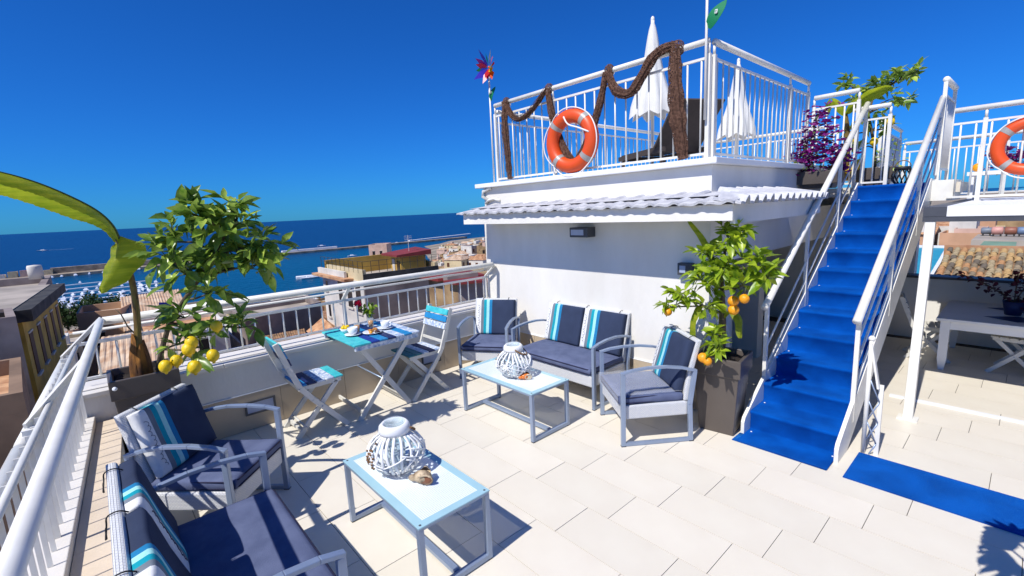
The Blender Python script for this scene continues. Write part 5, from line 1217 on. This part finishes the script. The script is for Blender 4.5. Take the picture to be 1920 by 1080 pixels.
def bld(name, label, foot, z0, z1, wall, roof='flat', rm=None, wins=(), cat='house', group=None, over=0.35, rise=1.4, wm=None, frames=True):
    cx = sum(p[0] for p in foot)/len(foot); cy = sum(p[1] for p in foot)/len(foot)
    t = thing(name, label, cat, (cx, cy, z0), world=True, group=group)
    build(MB().prism(foot, z0, z1), 'wall', wall, t)
    if roof == 'flat':
        ins = [(p[0]+(cx-p[0])*0.08, p[1]+(cy-p[1])*0.08) for p in foot]; k = len(foot); zz = z1+0.75; mb = MB()
        vs = [(*p, z1+0.002) for p in foot]+[(*p, zz) for p in foot]+[(*p, zz) for p in ins]+[(*p, z1+0.05) for p in ins]
        fs = [(i,(i+1)%k,(i+1)%k+k,i+k) for i in range(k)]+[(i+k,(i+1)%k+k,(i+1)%k+2*k,i+2*k) for i in range(k)]+[(i+2*k,(i+1)%k+2*k,(i+1)%k+3*k,i+3*k) for i in range(k)]
        build(mb.add(vs, fs), 'parapet', wall, t); build(MB().poly([(*p, z1+0.06) for p in ins]), 'roof', rm or C_flat, t)
    elif roof in ('gable', 'shed', 'hip'):
        f = [Vector((p[0]+(p[0]-cx)/max(0.1, Vector((p[0]-cx, p[1]-cy)).length)*over, p[1]+(p[1]-cy)/max(0.1, Vector((p[0]-cx, p[1]-cy)).length)*over, z1)) for p in foot]
        mb = MB()
        if roof == 'shed':
            corrugated(mb, f[0]+Vector((0,0,.06)), f[1]+Vector((0,0,.06)), f[2]+Vector((0,0,rise)), f[3]+Vector((0,0,rise)))
            build(MB().add([f[0], f[1], f[2], f[3], f[2]+Vector((0,0,rise-0.05)), f[3]+Vector((0,0,rise-0.05))], [(3,2,1,0),(2,3,5,4),(1,2,4),(3,0,5)]), 'gable_wall', wall, t)
        else:
            k = 0.0 if roof == 'gable' else 0.28
            r0 = (f[0]+f[3])/2; r1 = (f[1]+f[2])/2; q0 = r0.lerp(r1, k)+Vector((0,0,rise)); q1 = r1.lerp(r0, k)+Vector((0,0,rise))
            corrugated(mb, f[0], f[1], q1, q0); corrugated(mb, f[2], f[3], q0, q1)
            if roof == 'hip': mb.add([f[1], f[2], q1, f[3], f[0], q0], [(0,1,2),(3,4,5)])
            else: build(MB().add([f[1], f[2], q1-Vector((0,0,.06)), f[3], f[0], q0-Vector((0,0,.06))], [(0,1,2),(3,4,5)]), 'gable_wall', wall, t)
        build(mb, 'roof', rm or C_clay, t)
    for (e, u, z, ww, hh) in wins:
        o = build(wall_box(MB(), foot, e, u, u+ww, z, z+hh, -0.02, 0.04), 'window', wm or W_dark, t)
        if frames:
            fr = MB(); wall_box(fr, foot, e, u-0.12, u+ww+0.12, z-0.14, z-0.01, 0.0, 0.14); wall_box(fr, foot, e, u-0.10, u+ww+0.10, z+hh+0.01, z+hh+0.12, 0.0, 0.07); build(fr, 'window_frame', W_frame, o)
    return t
def grid(e, n, rows, u0, du, z0, dz, w, h): return [(e, u0+i*du, z0-j*dz, w, h) for i in range(n) for j in range(rows)]
# --- yellow house at the far left with dark eaves
FY = [(-38.4,-3.6),(-53.5,-2.75),(-54.0,-11),(-38.9,-12)]
yh = bld('yellow_house', 'shaded yellow house with brown shutters and dark overhanging eaves at the left', FY, -24, -3.2, T_yellow, 'none', None, grid(0,5,2,1.0,3.0,-6.6,5.6,1.1,2.5), wm=W_shut)
mb = MB(); mb.prism([(-38.0,-3.1),(-54.2,-2.15),(-55,-12),(-38,-13)], -3.19, -2.5); build(mb, 'eave', C_slate, yh)
build(MB().prism([(-38.2,-3.9),(-53.8,-3.0),(-54,-11),(-38.8,-12)], -2.49, -2.4, zt=[-2.45,-2.45,-2.2,-2.2]), 'roof', C_flat, yh)
bl = build(wall_box(MB(), FY, 0, 0.4, 11.0, -9.3, -8.95, 0.0, 1.5), 'balcony', C_slate, yh); build(wall_box(MB(), FY, 0, 0.4, 11.0, -8.94, -7.9, 1.42, 1.48), 'balcony_rail', W_dark, bl)
build(wall_box(MB(), FY, 0, 0.6, 4.2, -13.4, -13.0, 0.0, 1.3), 'balcony', T_brown, yh)
bld('rendered_house', 'brown rendered wall of the nearest house at the left edge', [(-24.0,-2.62),(-31.0,-3.2),(-31.5,-12),(-24.4,-12)], -24, -4.6, T_brown, 'flat', C_clay, grid(0,2,1,2.0,4.0,-9,3,1.0,1.6))
bld('grey_house', 'grey rough wall in front of the yellow house at the left', [(-34.0,-3.36),(-38.2,-3.85),(-38.6,-12),(-34.5,-12)], -24, -3.05, T_grey, 'flat', C_flat)
bld('grey_house', 'grey flat-roofed block with pipes behind the yellow house', [(-55,-3.4),(-68,-3.6),(-69,-16),(-56,-16)], -24, -3.4, T_grey, 'flat', C_flat, grid(0,3,1,1.5,3.5,-6,3,1.0,1.2))
bld('grey_house', 'wide grey house with terraces at the left edge below the marina', [(-70,-6),(-92,-7),(-94,-24),(-72,-24)], -30, -6.5, T_grey, 'flat', C_flat, grid(0,4,2,2,4.5,-9.5,4,1.4,1.8))
tk = thing('roof_tank', 'white cylindrical water tank on the grey house at the left', 'tank', (-64,-4.4,-2.6)); build(MB().lathe([(0,1.35),(0.50,1.3),(0.55,1.15),(0.55,0.0),(0,0)], 18), 'drum', T_white, tk, True)
bld('peach_house', 'small peach house with a flat roof beyond the left corner of the railing', [(-61.6,-2.1),(-60.6,1.2),(-66.5,3.0),(-67.5,-1.8)], -26, -6.9, T_peach, 'flat', C_flat, [(0,1.0,-9.6,0.9,1.3)])
# --- clay roofs below the back railing on the left
bld('clay_roof_house', 'house with a sunlit clay roof below the banana plant', [(-33.2,-0.5),(-33.0,3.7),(-38,4.2),(-38.4,-0.2)], -22, -5.9, T_white, 'shed', C_pale, [(0,1.2,-7.4,0.8,1.0)], rise=1.0)
bld('white_house', 'low white house with a flat roof just below the left corner of the railing', [(-25.5,-0.7),(-25.2,1.6),(-32.4,2.0),(-32.6,-0.5)], -22, -7.2, T_white, 'flat', C_flat, [(0,0.8,-9,0.7,1.1)])
bld('clay_roof_house', 'small house with a brown clay roof seen between balusters beside the planter', [(-25.0,1.9),(-24.6,4.6),(-31.5,5.2),(-32,2.4)], -22, -7.4, T_cream, 'shed', C_clay, rise=1.2)
bld('white_house', 'white house with a walled clay-paved roof behind the lemon tree', [(-44.5,1.3),(-44.5,7.5),(-55,8.2),(-55.4,1.6)], -24, -7.4, T_white, 'flat', C_clay, [(0,1,-8.6,0.9,1.2),(0,4,-8.6,0.9,1.2)], rise=2.2)
bld('white_house', 'white gable wall with a tiled ridge behind the banana stem', [(-58,1.2),(-60,6.6),(-74,7.0),(-74,2.0)], -26, -8.0, T_white, 'gable', C_pale, rise=2.4)
bld('white_house', 'white low house with a pale flat roof under the lemon tree branches', [(-47,8.6),(-47.5,13),(-62,14.5),(-62,9.0)], -24, -9.6, T_white, 'flat', T_white, [(0,1,-12,0.9,1.3)])
# --- old roofs and grey wall seen through the balusters
bld('old_grey_house', 'old grey stone wall behind the tumbledown tiled roof', [(-43.5,8.6),(-46.5,16.0),(-52,16.5),(-52,9)], -24, -7.0, T_grey, 'flat', C_flat, [(0,2.0,-9.2,0.7,1.0)])
bld('old_tiled_house', 'low tumbledown house with a weathered clay roof below the railing', [(-33.0,8.2),(-37.5,11.6),(-43.0,13.0),(-43.2,9.4)], -22, -9.6, T_brown, 'shed', C_old, rise=1.7)
bld('white_house', 'white house with brown shutters and tiled roof behind the breakfast table', [(-40.5,12.6),(-31.0,11.2),(-30.6,13.2),(-41,15.6)], -22, -7.6, T_white, 'gable', C_clay, [(0,0.8,-10.6,0.8,1.6),(0,2.6,-10.8,0.8,2.0),(0,4.8,-10.9,0.9,2.3),(0,6.9,-11,0.9,2.3),(0,0.8,-14.6,0.8,1.6),(0,2.6,-14.8,0.8,2.0)], wm=W_shut, rise=0.9)
# --- large house with grey side wall and roof terrace
FG = [(-39.4,13.95),(-31.0,13.75),(-30.5,19.7),(-39.6,21.8)]
gh = bld('terrace_house', 'large house with grey side wall and yellow roof terrace beyond the railing', FG, -24, -3.0, T_grey, 'none', None, [(0,0.6,-4.0,0.5,0.8),(0,0.7,-6.2,0.5,1.0),(0,3.4,-4.6,0.8,1.6),(0,5.2,-4.8,0.9,2.0),(0,3.4,-8.2,0.8,1.7),(0,6.8,-5.0,0.9,2.2)])
build(wall_box(MB(), FG, 0, 0, 8.3, -24, -2.75, 0.005, 0.03), 'facade', T_white, gh)
ev = MB(); wall_box(ev, FG, 0, -0.5, 6.6, -2.74, -2.56, 0.0, 0.70); build(ev, 'tiled_eave', C_clay, gh)
ba = MB(); wall_box(ba, FG, 0, -0.1, 5.6, -2.55, -2.12, 0.10, 0.30); build(ba, 'balustrade', T_white, gh)
pr = MB(); wall_box(pr, FG, 0, 1.2, 8.3, -3.0, -1.85, -0.25, 0.0); build(pr, 'terrace_parapet', T_cream, gh)
pr = MB(); wall_box(pr, FG, 3, 0.0, 7.6, -3.0, -1.6, -0.25, 0.0); build(pr, 'terrace_parapet', T_yellow, gh)
pr = MB(); wall_box(pr, FG, 1, 0.0, 5.9, -3.0, -2.15, -0.25, -0.002); build(pr, 'terrace_parapet', C_slate, gh)
pr = MB(); wall_box(pr, FG, 2, 0.3, 9.0, -3.0, -1.9, -0.25, 0.0); build(pr, 'terrace_parapet', T_cream, gh)
build(MB().poly([(x, y, -2.99) for x, y in FG]), 'terrace_floor', C_flat, gh)
FP = [(-34.6,17.8),(-32.3,17.4),(-31.9,19.4),(-35.2,20.3)]
build(MB().prism(FP, -2.985, -1.30), 'penthouse', T_yellow, gh); build(MB().prism([(-35.0,17.2),(-31.9,16.9),(-31.5,19.7),(-35.6,20.7)], -1.29, -1.12, zt=[-1.15,-1.15,-0.92,-0.92]), 'penthouse_roof', C_red, gh)
dr = build(wall_box(MB(), FP, 0, 0.4, 1.0, -2.98, -1.6, 0.0, 0.04), 'penthouse_door', W_frame, gh); build(wall_box(MB(), FP, 0, 1.5, 2.2, -2.6, -1.7, 0.0, 0.04), 'penthouse_window', W_dark, gh)
rl = MB()
for a, b in ((FG[0], FG[1]), (FG[1], FG[2])):
    for k in range(11): q = lerp(a, b, k/10); rl.cyl((*q, -2.1), (*q, -1.25), 0.02, n=5)
    rl.cyl((*a, -1.25), (*b, -1.25), 0.018, n=5); rl.cyl((*a, -1.6), (*b, -1.6), 0.014, n=5)
build(rl, 'terrace_rail', C_slate, gh)
an = thing('antenna', 'thin television antenna on the yellow roof terrace', 'antenna', (-33.0,18.6,-1.05)); build(MB().cyl((0,0,0),(0,0,1.3),0.02,n=6), 'mast', T_white, an)
for k in range(4): build(MB().cyl((-0.15,-0.25,0.8+0.14*k),(0.15,0.25,0.8+0.14*k),0.008,n=4), 'element', T_white, an)
# --- stone house with red roof
FS = [(-28.3,17.3),(-24.2,16.9),(-22.3,20.2),(-27.4,22.2)]
sh_ = bld('stone_house', 'stone house with a dark red flat roof at the end of the railing', FS, -22, -2.62, T_stone, 'none')
build(wall_box(MB(), FS, 1, 0.0, 3.8, -22, -2.66, 0.005, 0.03), 'rendered_side', T_grey, sh_)
build(MB().prism([(-28.8,16.8),(-26.0,16.6),(-24.8,19.6),(-27.8,20.6)], -2.61, -2.42), 'roof', C_red, sh_); build(MB().prism([(-25.2,16.5),(-23.7,16.4),(-21.7,20.6),(-24.2,21.2)], -2.61, -2.46), 'roof', C_red, sh_)
build(MB().prism([(-25.9,16.95),(-25.3,16.9),(-24.6,18.9),(-25.1,19.0)], -2.61, -2.2), 'chimney_wall', T_grey, sh_)
ds = thing('satellite_dish', 'white satellite dish above the railing beside the house corner', 'dish', (-26.2,21.6,-2.62)); build(MB().cyl((0,0,0),(0,0,0.9),0.03,n=6), 'mast', C_slate, ds)
build(MB().lathe([(0.0,0.0),(0.25,0.04),(0.45,0.14)], 18).xf(Matrix.Translation((0.05,-0.05,1.1)) @ Matrix.Rotation(R(70), 4, Vector((0.6,0.8,0)))), 'bowl', T_white, ds, True)
bld('cream_house', 'broad cream flat roof beyond the satellite dish', [(-36,27.5),(-32,32),(-48,44),(-51,33)], -24, -6.0, T_cream, 'flat', C_flat)
bld('castle_tower', 'pale stone tower block rising above the yellow roof terrace', [(-160,74),(-156,79),(-162,84),(-166,79)], -45, -9.0, T_pink, 'flat', C_flat, grid(0,2,2,1.2,2.6,-12,3.2,0.9,1.4)+grid(3,2,2,1.2,2.6,-12,3.2,0.9,1.4))
bld('castle_wing', 'low pink block attached to the tower above the yellow roof terrace', [(-162,69),(-158,73.5),(-164,78.5),(-168,74)], -45, -14.0, T_pink, 'flat', C_flat)
# --- far houses
def far_house(rs, x, y, label, group, hmin=5, hmax=9, wmin=8, wmax=15, sink=0):
    gz_ = ground_z(x, y)-sink; wd = rs.uniform(wmin, wmax); dp = rs.uniform(wmin, wmax); a = rs.uniform(-0.35, 0.35)+0.5; h = rs.uniform(hmin, hmax); ca, sa = math.cos(a), math.sin(a)
    foot = [(x+u*ca-v*sa, y+u*sa+v*ca) for u, v in ((-wd/2,-dp/2),(wd/2,-dp/2),(wd/2,dp/2),(-wd/2,dp/2))]
    wall = rs.choice((T_white, T_cream, T_white, T_pink, T_stone, T_peach, T_cream)); rf = rs.choice(('flat','flat','flat','flat','gable','hip'))
    ws = []
    for e, L in ((0, wd), (1, dp)):
        n = int(L/3.4)
        for i in range(n):
            for j in range(max(1, int(h/3.2))):
                if rs.random() < 0.8: ws.append((e, 1.1+i*3.2, gz_+h-2.6-j*3.1, 1.1, 1.6))
    hs_ = bld('town_house', label, foot, gz_-4, gz_+h, wall, rf, rs.choice((C_pale, C_clay, C_pale)) if rf != 'flat' else C_flat, ws, 'house', group, rise=1.6, wm=rs.choice((W_dark, W_shut)), frames=False)
    if rf == 'flat' and rs.random() < 0.7:                 # stair hut and aerial on the roof
        u, v = rs.uniform(-1.5, 1.5), rs.uniform(-1.5, 1.5); k = rs.uniform(1.0, 1.8)
        build(MB().prism([(x+u-k, y+v-k), (x+u+k, y+v-k), (x+u+k, y+v+k), (x+u-k, y+v+k)], gz_+h+0.07, gz_+h+rs.uniform(1.6, 2.6)), 'roof_hut', rs.choice((T_white, T_cream, T_pink)), hs_)
        build(MB().cyl((x+u+k+0.6, y+v, gz_+h), (x+u+k+0.6, y+v, gz_+h+rs.uniform(2.5, 4)), 0.07, n=5), 'aerial', C_slate, hs_)
rs = random.Random(77); cnt = 0
for k in range(400):
    if cnt >= 90: break
    az = R(rs.uniform(50.8, 58.5)); d = 170+330*rs.random()**0.8; x, y = -math.sin(az)*d, math.cos(az)*d
    if x < interp(SHORE, y)+14 or (az > R(57.5) and d > 210) or (az > R(60) and d > 150): continue
    far_house(rs, x, y, 'small pale house of the far town between the roof terrace and the house corner', 'houses of the far coastal town', 6, 8+d/100, 6, 11, 0.0); cnt += 1
rs = random.Random(5); cnt = 0
for k in range(400):
    if cnt >= 34: break
    az = R(rs.uniform(66, 100)); d = rs.uniform(85, 330); x, y = -math.sin(az)*d, math.cos(az)*d
    if x < interp(SHORE, y)+20: continue
    far_house(rs, x, y, 'small town house on the slope between the terrace and the harbour', 'houses on the slope above the harbour', 4, 6, 8, 13, 2.0); cnt += 1
for k in range(12):
    y = -150+k*9.5; z = SEA+3.02; hh = rs.uniform(3, 6)
    bld('quay_building', 'low pale building on the root of the breakwater', [(-768,y),(-757,y),(-757,y+7.5),(-768,y+7.5)], z, z+hh, rs.choice((T_white,T_cream,T_pink)), 'flat', rs.choice((C_clay,C_flat)), group='buildings along the breakwater')
# --- trees by the marina
M_pine = mat('dark_tree_leaf', S(52, 74, 34), 0.8, 0.3, 0.6, trans=0.1, col2=S(26,42,20), spec=0.2)
def tree(label, x, y, z, h, r, seed):
    t = thing('broadleaf_tree', label, 'tree', (x, y, z), group='dark trees by the marina'); rs = random.Random(seed)
    tk = MB().tube([(0,0,-3),(0.2,0.1,h*0.4),(0,0,h*0.7)], [0.35,0.28,0.15], 7)
    for k in range(5): a = k*1.25; tk.tube([(0.1,0.05,h*0.4),(r*0.55*math.cos(a),r*0.55*math.sin(a),h*0.72)], [0.16,0.06], 5)
    build(tk, 'trunk', M_bark, t, True); mb = MB()
    cl = [(Vector((rs.gauss(0,0.45)*r, rs.gauss(0,0.45)*r, h*0.72+rs.gauss(0,0.14)*h)), r*rs.uniform(0.28,0.45)) for k in range(14)]
    for k in range(900):
        c, q = rs.choice(cl); d = Vector((rs.gauss(0,1), rs.gauss(0,1), rs.gauss(0,0.8))).normalized(); p = c+d*q*rs.uniform(0.55,1.05); a = Vector((rs.gauss(0,1),rs.gauss(0,1),rs.gauss(0,1))).normalized(); b = a.orthogonal().normalized(); s = rs.uniform(0.25,0.55)
        mb.add([p-a*s, p+b*s*0.5, p+a*s, p-b*s*0.5], [(0,1,2,3)])
    build(mb, 'crown', M_pine, t, kind='stuff')
for k, (x, y) in enumerate(((-150,-9),(-157,-4),(-152,1),(-163,5),(-168,-1),(-172,-8),(-160,-14),(-149,-16))):
    tree('dark leafy tree of the clump in front of the marina', x, y, ground_z(x,y), 10.5, 5.0, k+50)
# --- right background: tiled roof, glass roof, tanks
def right_town():
    t = thing('tiled_house', 'house with a weathered barrel-tile roof behind the shaded corner', 'house', (-0.8, 22, -4), world=True)
    build(MB().prism([(-1.95,21.3),(1.6,21.3),(1.6,23.4),(-1.95,23.4)], -12, -1.12), 'wall', T_pink, t)
    rb = build(MB().add([(-2.08,21.05,-1.04),(1.6,21.05,-1.04),(1.6,23.45,-0.34),(-2.08,23.45,-0.34)], [(0,1,2,3)]), 'roof', C_old, t)
    mats = [mat('barrel_tile_%d' % i, c, 0.9, 0.35, 14, 0.6, 50, col2=c2) for i, (c, c2) in enumerate(((S(150,132,104),S(96,84,66)),(S(190,146,100),S(150,104,66)),(S(186,166,128),S(120,106,80)),(S(118,106,90),S(80,72,60)),(S(200,164,110),S(150,120,76)),(S(166,146,116),S(110,96,74))))]
    mes = []
    for m in mats:
        mb = MB(); n = 8; vs = []
        for v, w_ in ((0, 0.092), (0.40, 0.076)):
            for i in range(n+1): a = math.pi*i/n; vs.append((w_*math.cos(a), v, w_*0.85*math.sin(a)))
            for i in range(n+1): a = math.pi*i/n; vs.append(((w_-0.014)*math.cos(a), v, (w_-0.014)*0.85*math.sin(a)))
        k = n+1; fs = [(i,i+1,2*k+i+1,2*k+i) for i in range(n)]+[(i+1,i,k+i,k+i+1) for i in range(n)]
        mes.append(mb.add(vs, fs).mesh('barrel_tile', m, True))
    rs = random.Random(4); sl = math.atan2(0.70, 2.4)
    for r in range(7):
        for c in range(14):
            inst(mes[rs.randrange(6)], 'barrel_tile', rb, (-1.98+c*0.195+rs.uniform(-0.012,0.012), 21.02+r*0.335, -1.03+r*0.0977+0.012), (sl, rs.uniform(-0.04,0.04), rs.uniform(-0.05,0.05)))
    build(MB().box(-2.15, 23.46, -0.75, 1.6, 23.62, -0.20), 'ridge_wall', C_clay, t)
    g = thing('glass_roof', 'turquoise sheet roof with white rim left of the barrel-tile roof', 'roof', (-2.6, 26, -1), world=True)
    build(MB().prism([(-2.75,20.9),(-2.20,20.9),(-2.80,31.0),(-3.9,31.0)], -1.3, -1.0), 'sheet', mat('turquoise_sheet', S(60,164,172), 0.3, 0.1, 1.2), g)
    build(MB().prism([(-2.19,20.9),(-2.10,20.9),(-2.62,31.2),(-2.79,31.2)], -1.3, -0.94), 'rim', M_trim, g); build(MB().prism([(-4.0,31.05),(-2.64,31.22),(-2.64,31.7),(-4.0,31.7)], -1.3, -0.94), 'rim', M_trim, g)
    build(MB().prism([(-2.75,21.0),(-2.11,21.0),(-2.66,31.5),(-3.9,31.5)], -12, -1.31), 'wall', T_white, g)
    s = thing('green_shed', 'green painted roof shed beyond the barrel-tile roof', 'shed', (-1.2, 38, -3), world=True); gm = mat('green_paint', S(130,160,130), 0.7, 0.15, 1.0)
    build(MB().prism([(-1.85,35.5),(-0.60,35.2),(-0.60,39.0),(-1.85,39.2)], -12, -1.66), 'wall', gm, s); build(MB().prism([(-1.95,34.9),(-0.52,34.6),(-0.58,40.4),(-1.95,40.6)], -1.48, -1.40), 'roof', gm, s); build(MB().prism([(-1.82,35.45),(-0.62,35.15),(-0.62,35.3),(-1.82,35.6)], -1.66, -1.49), 'dark_gap', W_dark, s)
    for x, y, m, lb, r in ((-1.66,47,mat('pink_tank', S(206,150,136), 0.5, 0.1, 2),'pink water tank lying behind the green shed',0.28),(-1.02,47,mat('brown_tank', S(150,94,72), 0.5, 0.1, 2),'brown water tank lying behind the green shed',0.27),(-2.2,47.5,mat('grey_tank', S(120,128,138), 0.5, 0.1, 2),'grey water tank left of the pink one',0.24),(-0.42,47,mat('blue_tank', S(110,130,156), 0.5, 0.1, 2),'blue grey water tank at the right edge',0.27)):
        o = thing('water_tank', lb, 'tank', (x, y, -1.45)); q = MB(); q.lathe([(0,-0.30),(r*0.8,-0.29),(r,-0.22),(r,0.22),(r*0.8,0.29),(0,0.30)], 18); q.xf(Matrix.Translation((0,0,r)) @ Matrix.Rotation(R(90), 4, 'Y')); build(q, 'drum', m, o, True)
        for sx in (-0.18, 0.18): build(MB().box(sx-0.04,-r*0.7,-0.10,sx+0.04,r*0.7,0.05), 'cradle', C_slate, o)
    build(MB().prism([(-2.7,43.5),(0.8,43.5),(0.8,49),(-2.7,49)], -12, -1.56), 'tank_house', C_flat, None, label='flat roofed house carrying the water tanks', cat='house')
    bld('white_block', 'white cube house at the far right edge behind the roofs', [(-0.50,36.5),(0.3,36.5),(0.3,38.9),(-0.50,38.9)], -12, -2.3, T_white, 'flat', C_flat)
    bld('red_shed', 'low brick red roof strip behind the barrel-tile roof', [(-2.6,27.5),(-1.5,27.3),(-1.5,28.5),(-2.6,28.7)], -12, -0.95, T_stone, 'none'); 
    rr = random.Random(15)
    for k in range(90):
        y = rr.uniform(70, 210); x = rr.uniform(-0.15, 0.02)*y
        w_ = rr.uniform(2.2, 5.5); z1 = 1.83-rr.uniform(0.050, 0.085)*y; z = z1-rr.uniform(4.5, 7.0)
        bld('hill_house', 'small pale house of the town beyond the water tanks', [(x-w_/2,y),(x+w_/2,y),(x+w_/2,y+5),(x-w_/2,y+5)], z, z1, rr.choice((T_white,T_cream,T_stone,T_pink,T_white,T_grey,T_peach)), rr.choice(('flat','flat','gable')), rr.choice((C_flat,C_clay,C_old)), [(0,0.6+i*1.7,z1-1.9-2.4*j,0.7,1.1) for i in range(int(w_/1.8)) for j in range(2)], 'house', 'houses beyond the water tanks', rise=0.8, frames=False)
right_town()
# the building that carries the terrace
build(MB().prism([(-4.85,-0.30),(3.2,-0.725),(3.2,12.0),(-4.85,12.0)], -12.5, -0.31), 'own_building', M_plaster, None, label='white building that carries the terrace', cat='building')

# ---------------------------------------------------------------- tell look-alikes apart by their order in the view
ORD = ['first','second','third','fourth','fifth','sixth','seventh','eighth','ninth','tenth','eleventh','twelfth']+['%dth' % n if n % 10 not in (1,2,3) or n in (13,) else '%d%s' % (n, {1:'st',2:'nd',3:'rd'}[n % 10]) for n in range(13, 200)]
def az_of(o): return math.atan2(o.location.x, o.location.y)
def order_labels(group, fmt):
    L = sorted((o for o in bpy.data.objects if o.parent is None and o.get('group') == group), key=az_of); kinds = {}
    for o in L:
        k = ''
        if o.type == 'EMPTY':
            ws = [c for c in o.children if c.name.startswith('wall')]
            if ws: k = {'town_white':'white','town_cream':'cream','town_pink':'pinkish','town_stone':'stone coloured','town_peach':'peach','town_grey_render':'grey'}.get(ws[0].data.materials[0].name, 'pale')
            if ws: k += ' flat-roofed' if any(c.name.startswith('parapet') for c in o.children) else ' tile-roofed'
        kinds[k] = kinds.get(k, 0)+1; o['label'] = fmt % {'n': ORD[kinds[k]-1], 'k': k}
order_labels('houses of the far coastal town', '%(n)s %(k)s house from the left in the far coastal town')
order_labels('houses on the slope above the harbour', '%(n)s %(k)s house from the left on the slope above the harbour')
order_labels('houses beyond the water tanks', '%(n)s %(k)s house from the left beyond the water tanks')
order_labels('buildings along the breakwater', '%(n)s %(k)s building from the left on the breakwater')
order_labels('dark trees by the marina', '%(n)s dark leafy tree from the left in front of the marina')
order_labels('marina pontoons', '%(n)s floating pontoon from the left in the marina')
order_labels('boats moored in the marina', '%(n)s small white boat from the left in the marina')
order_labels('boats along the breakwater', '%(n)s small white boat from the left along the breakwater')
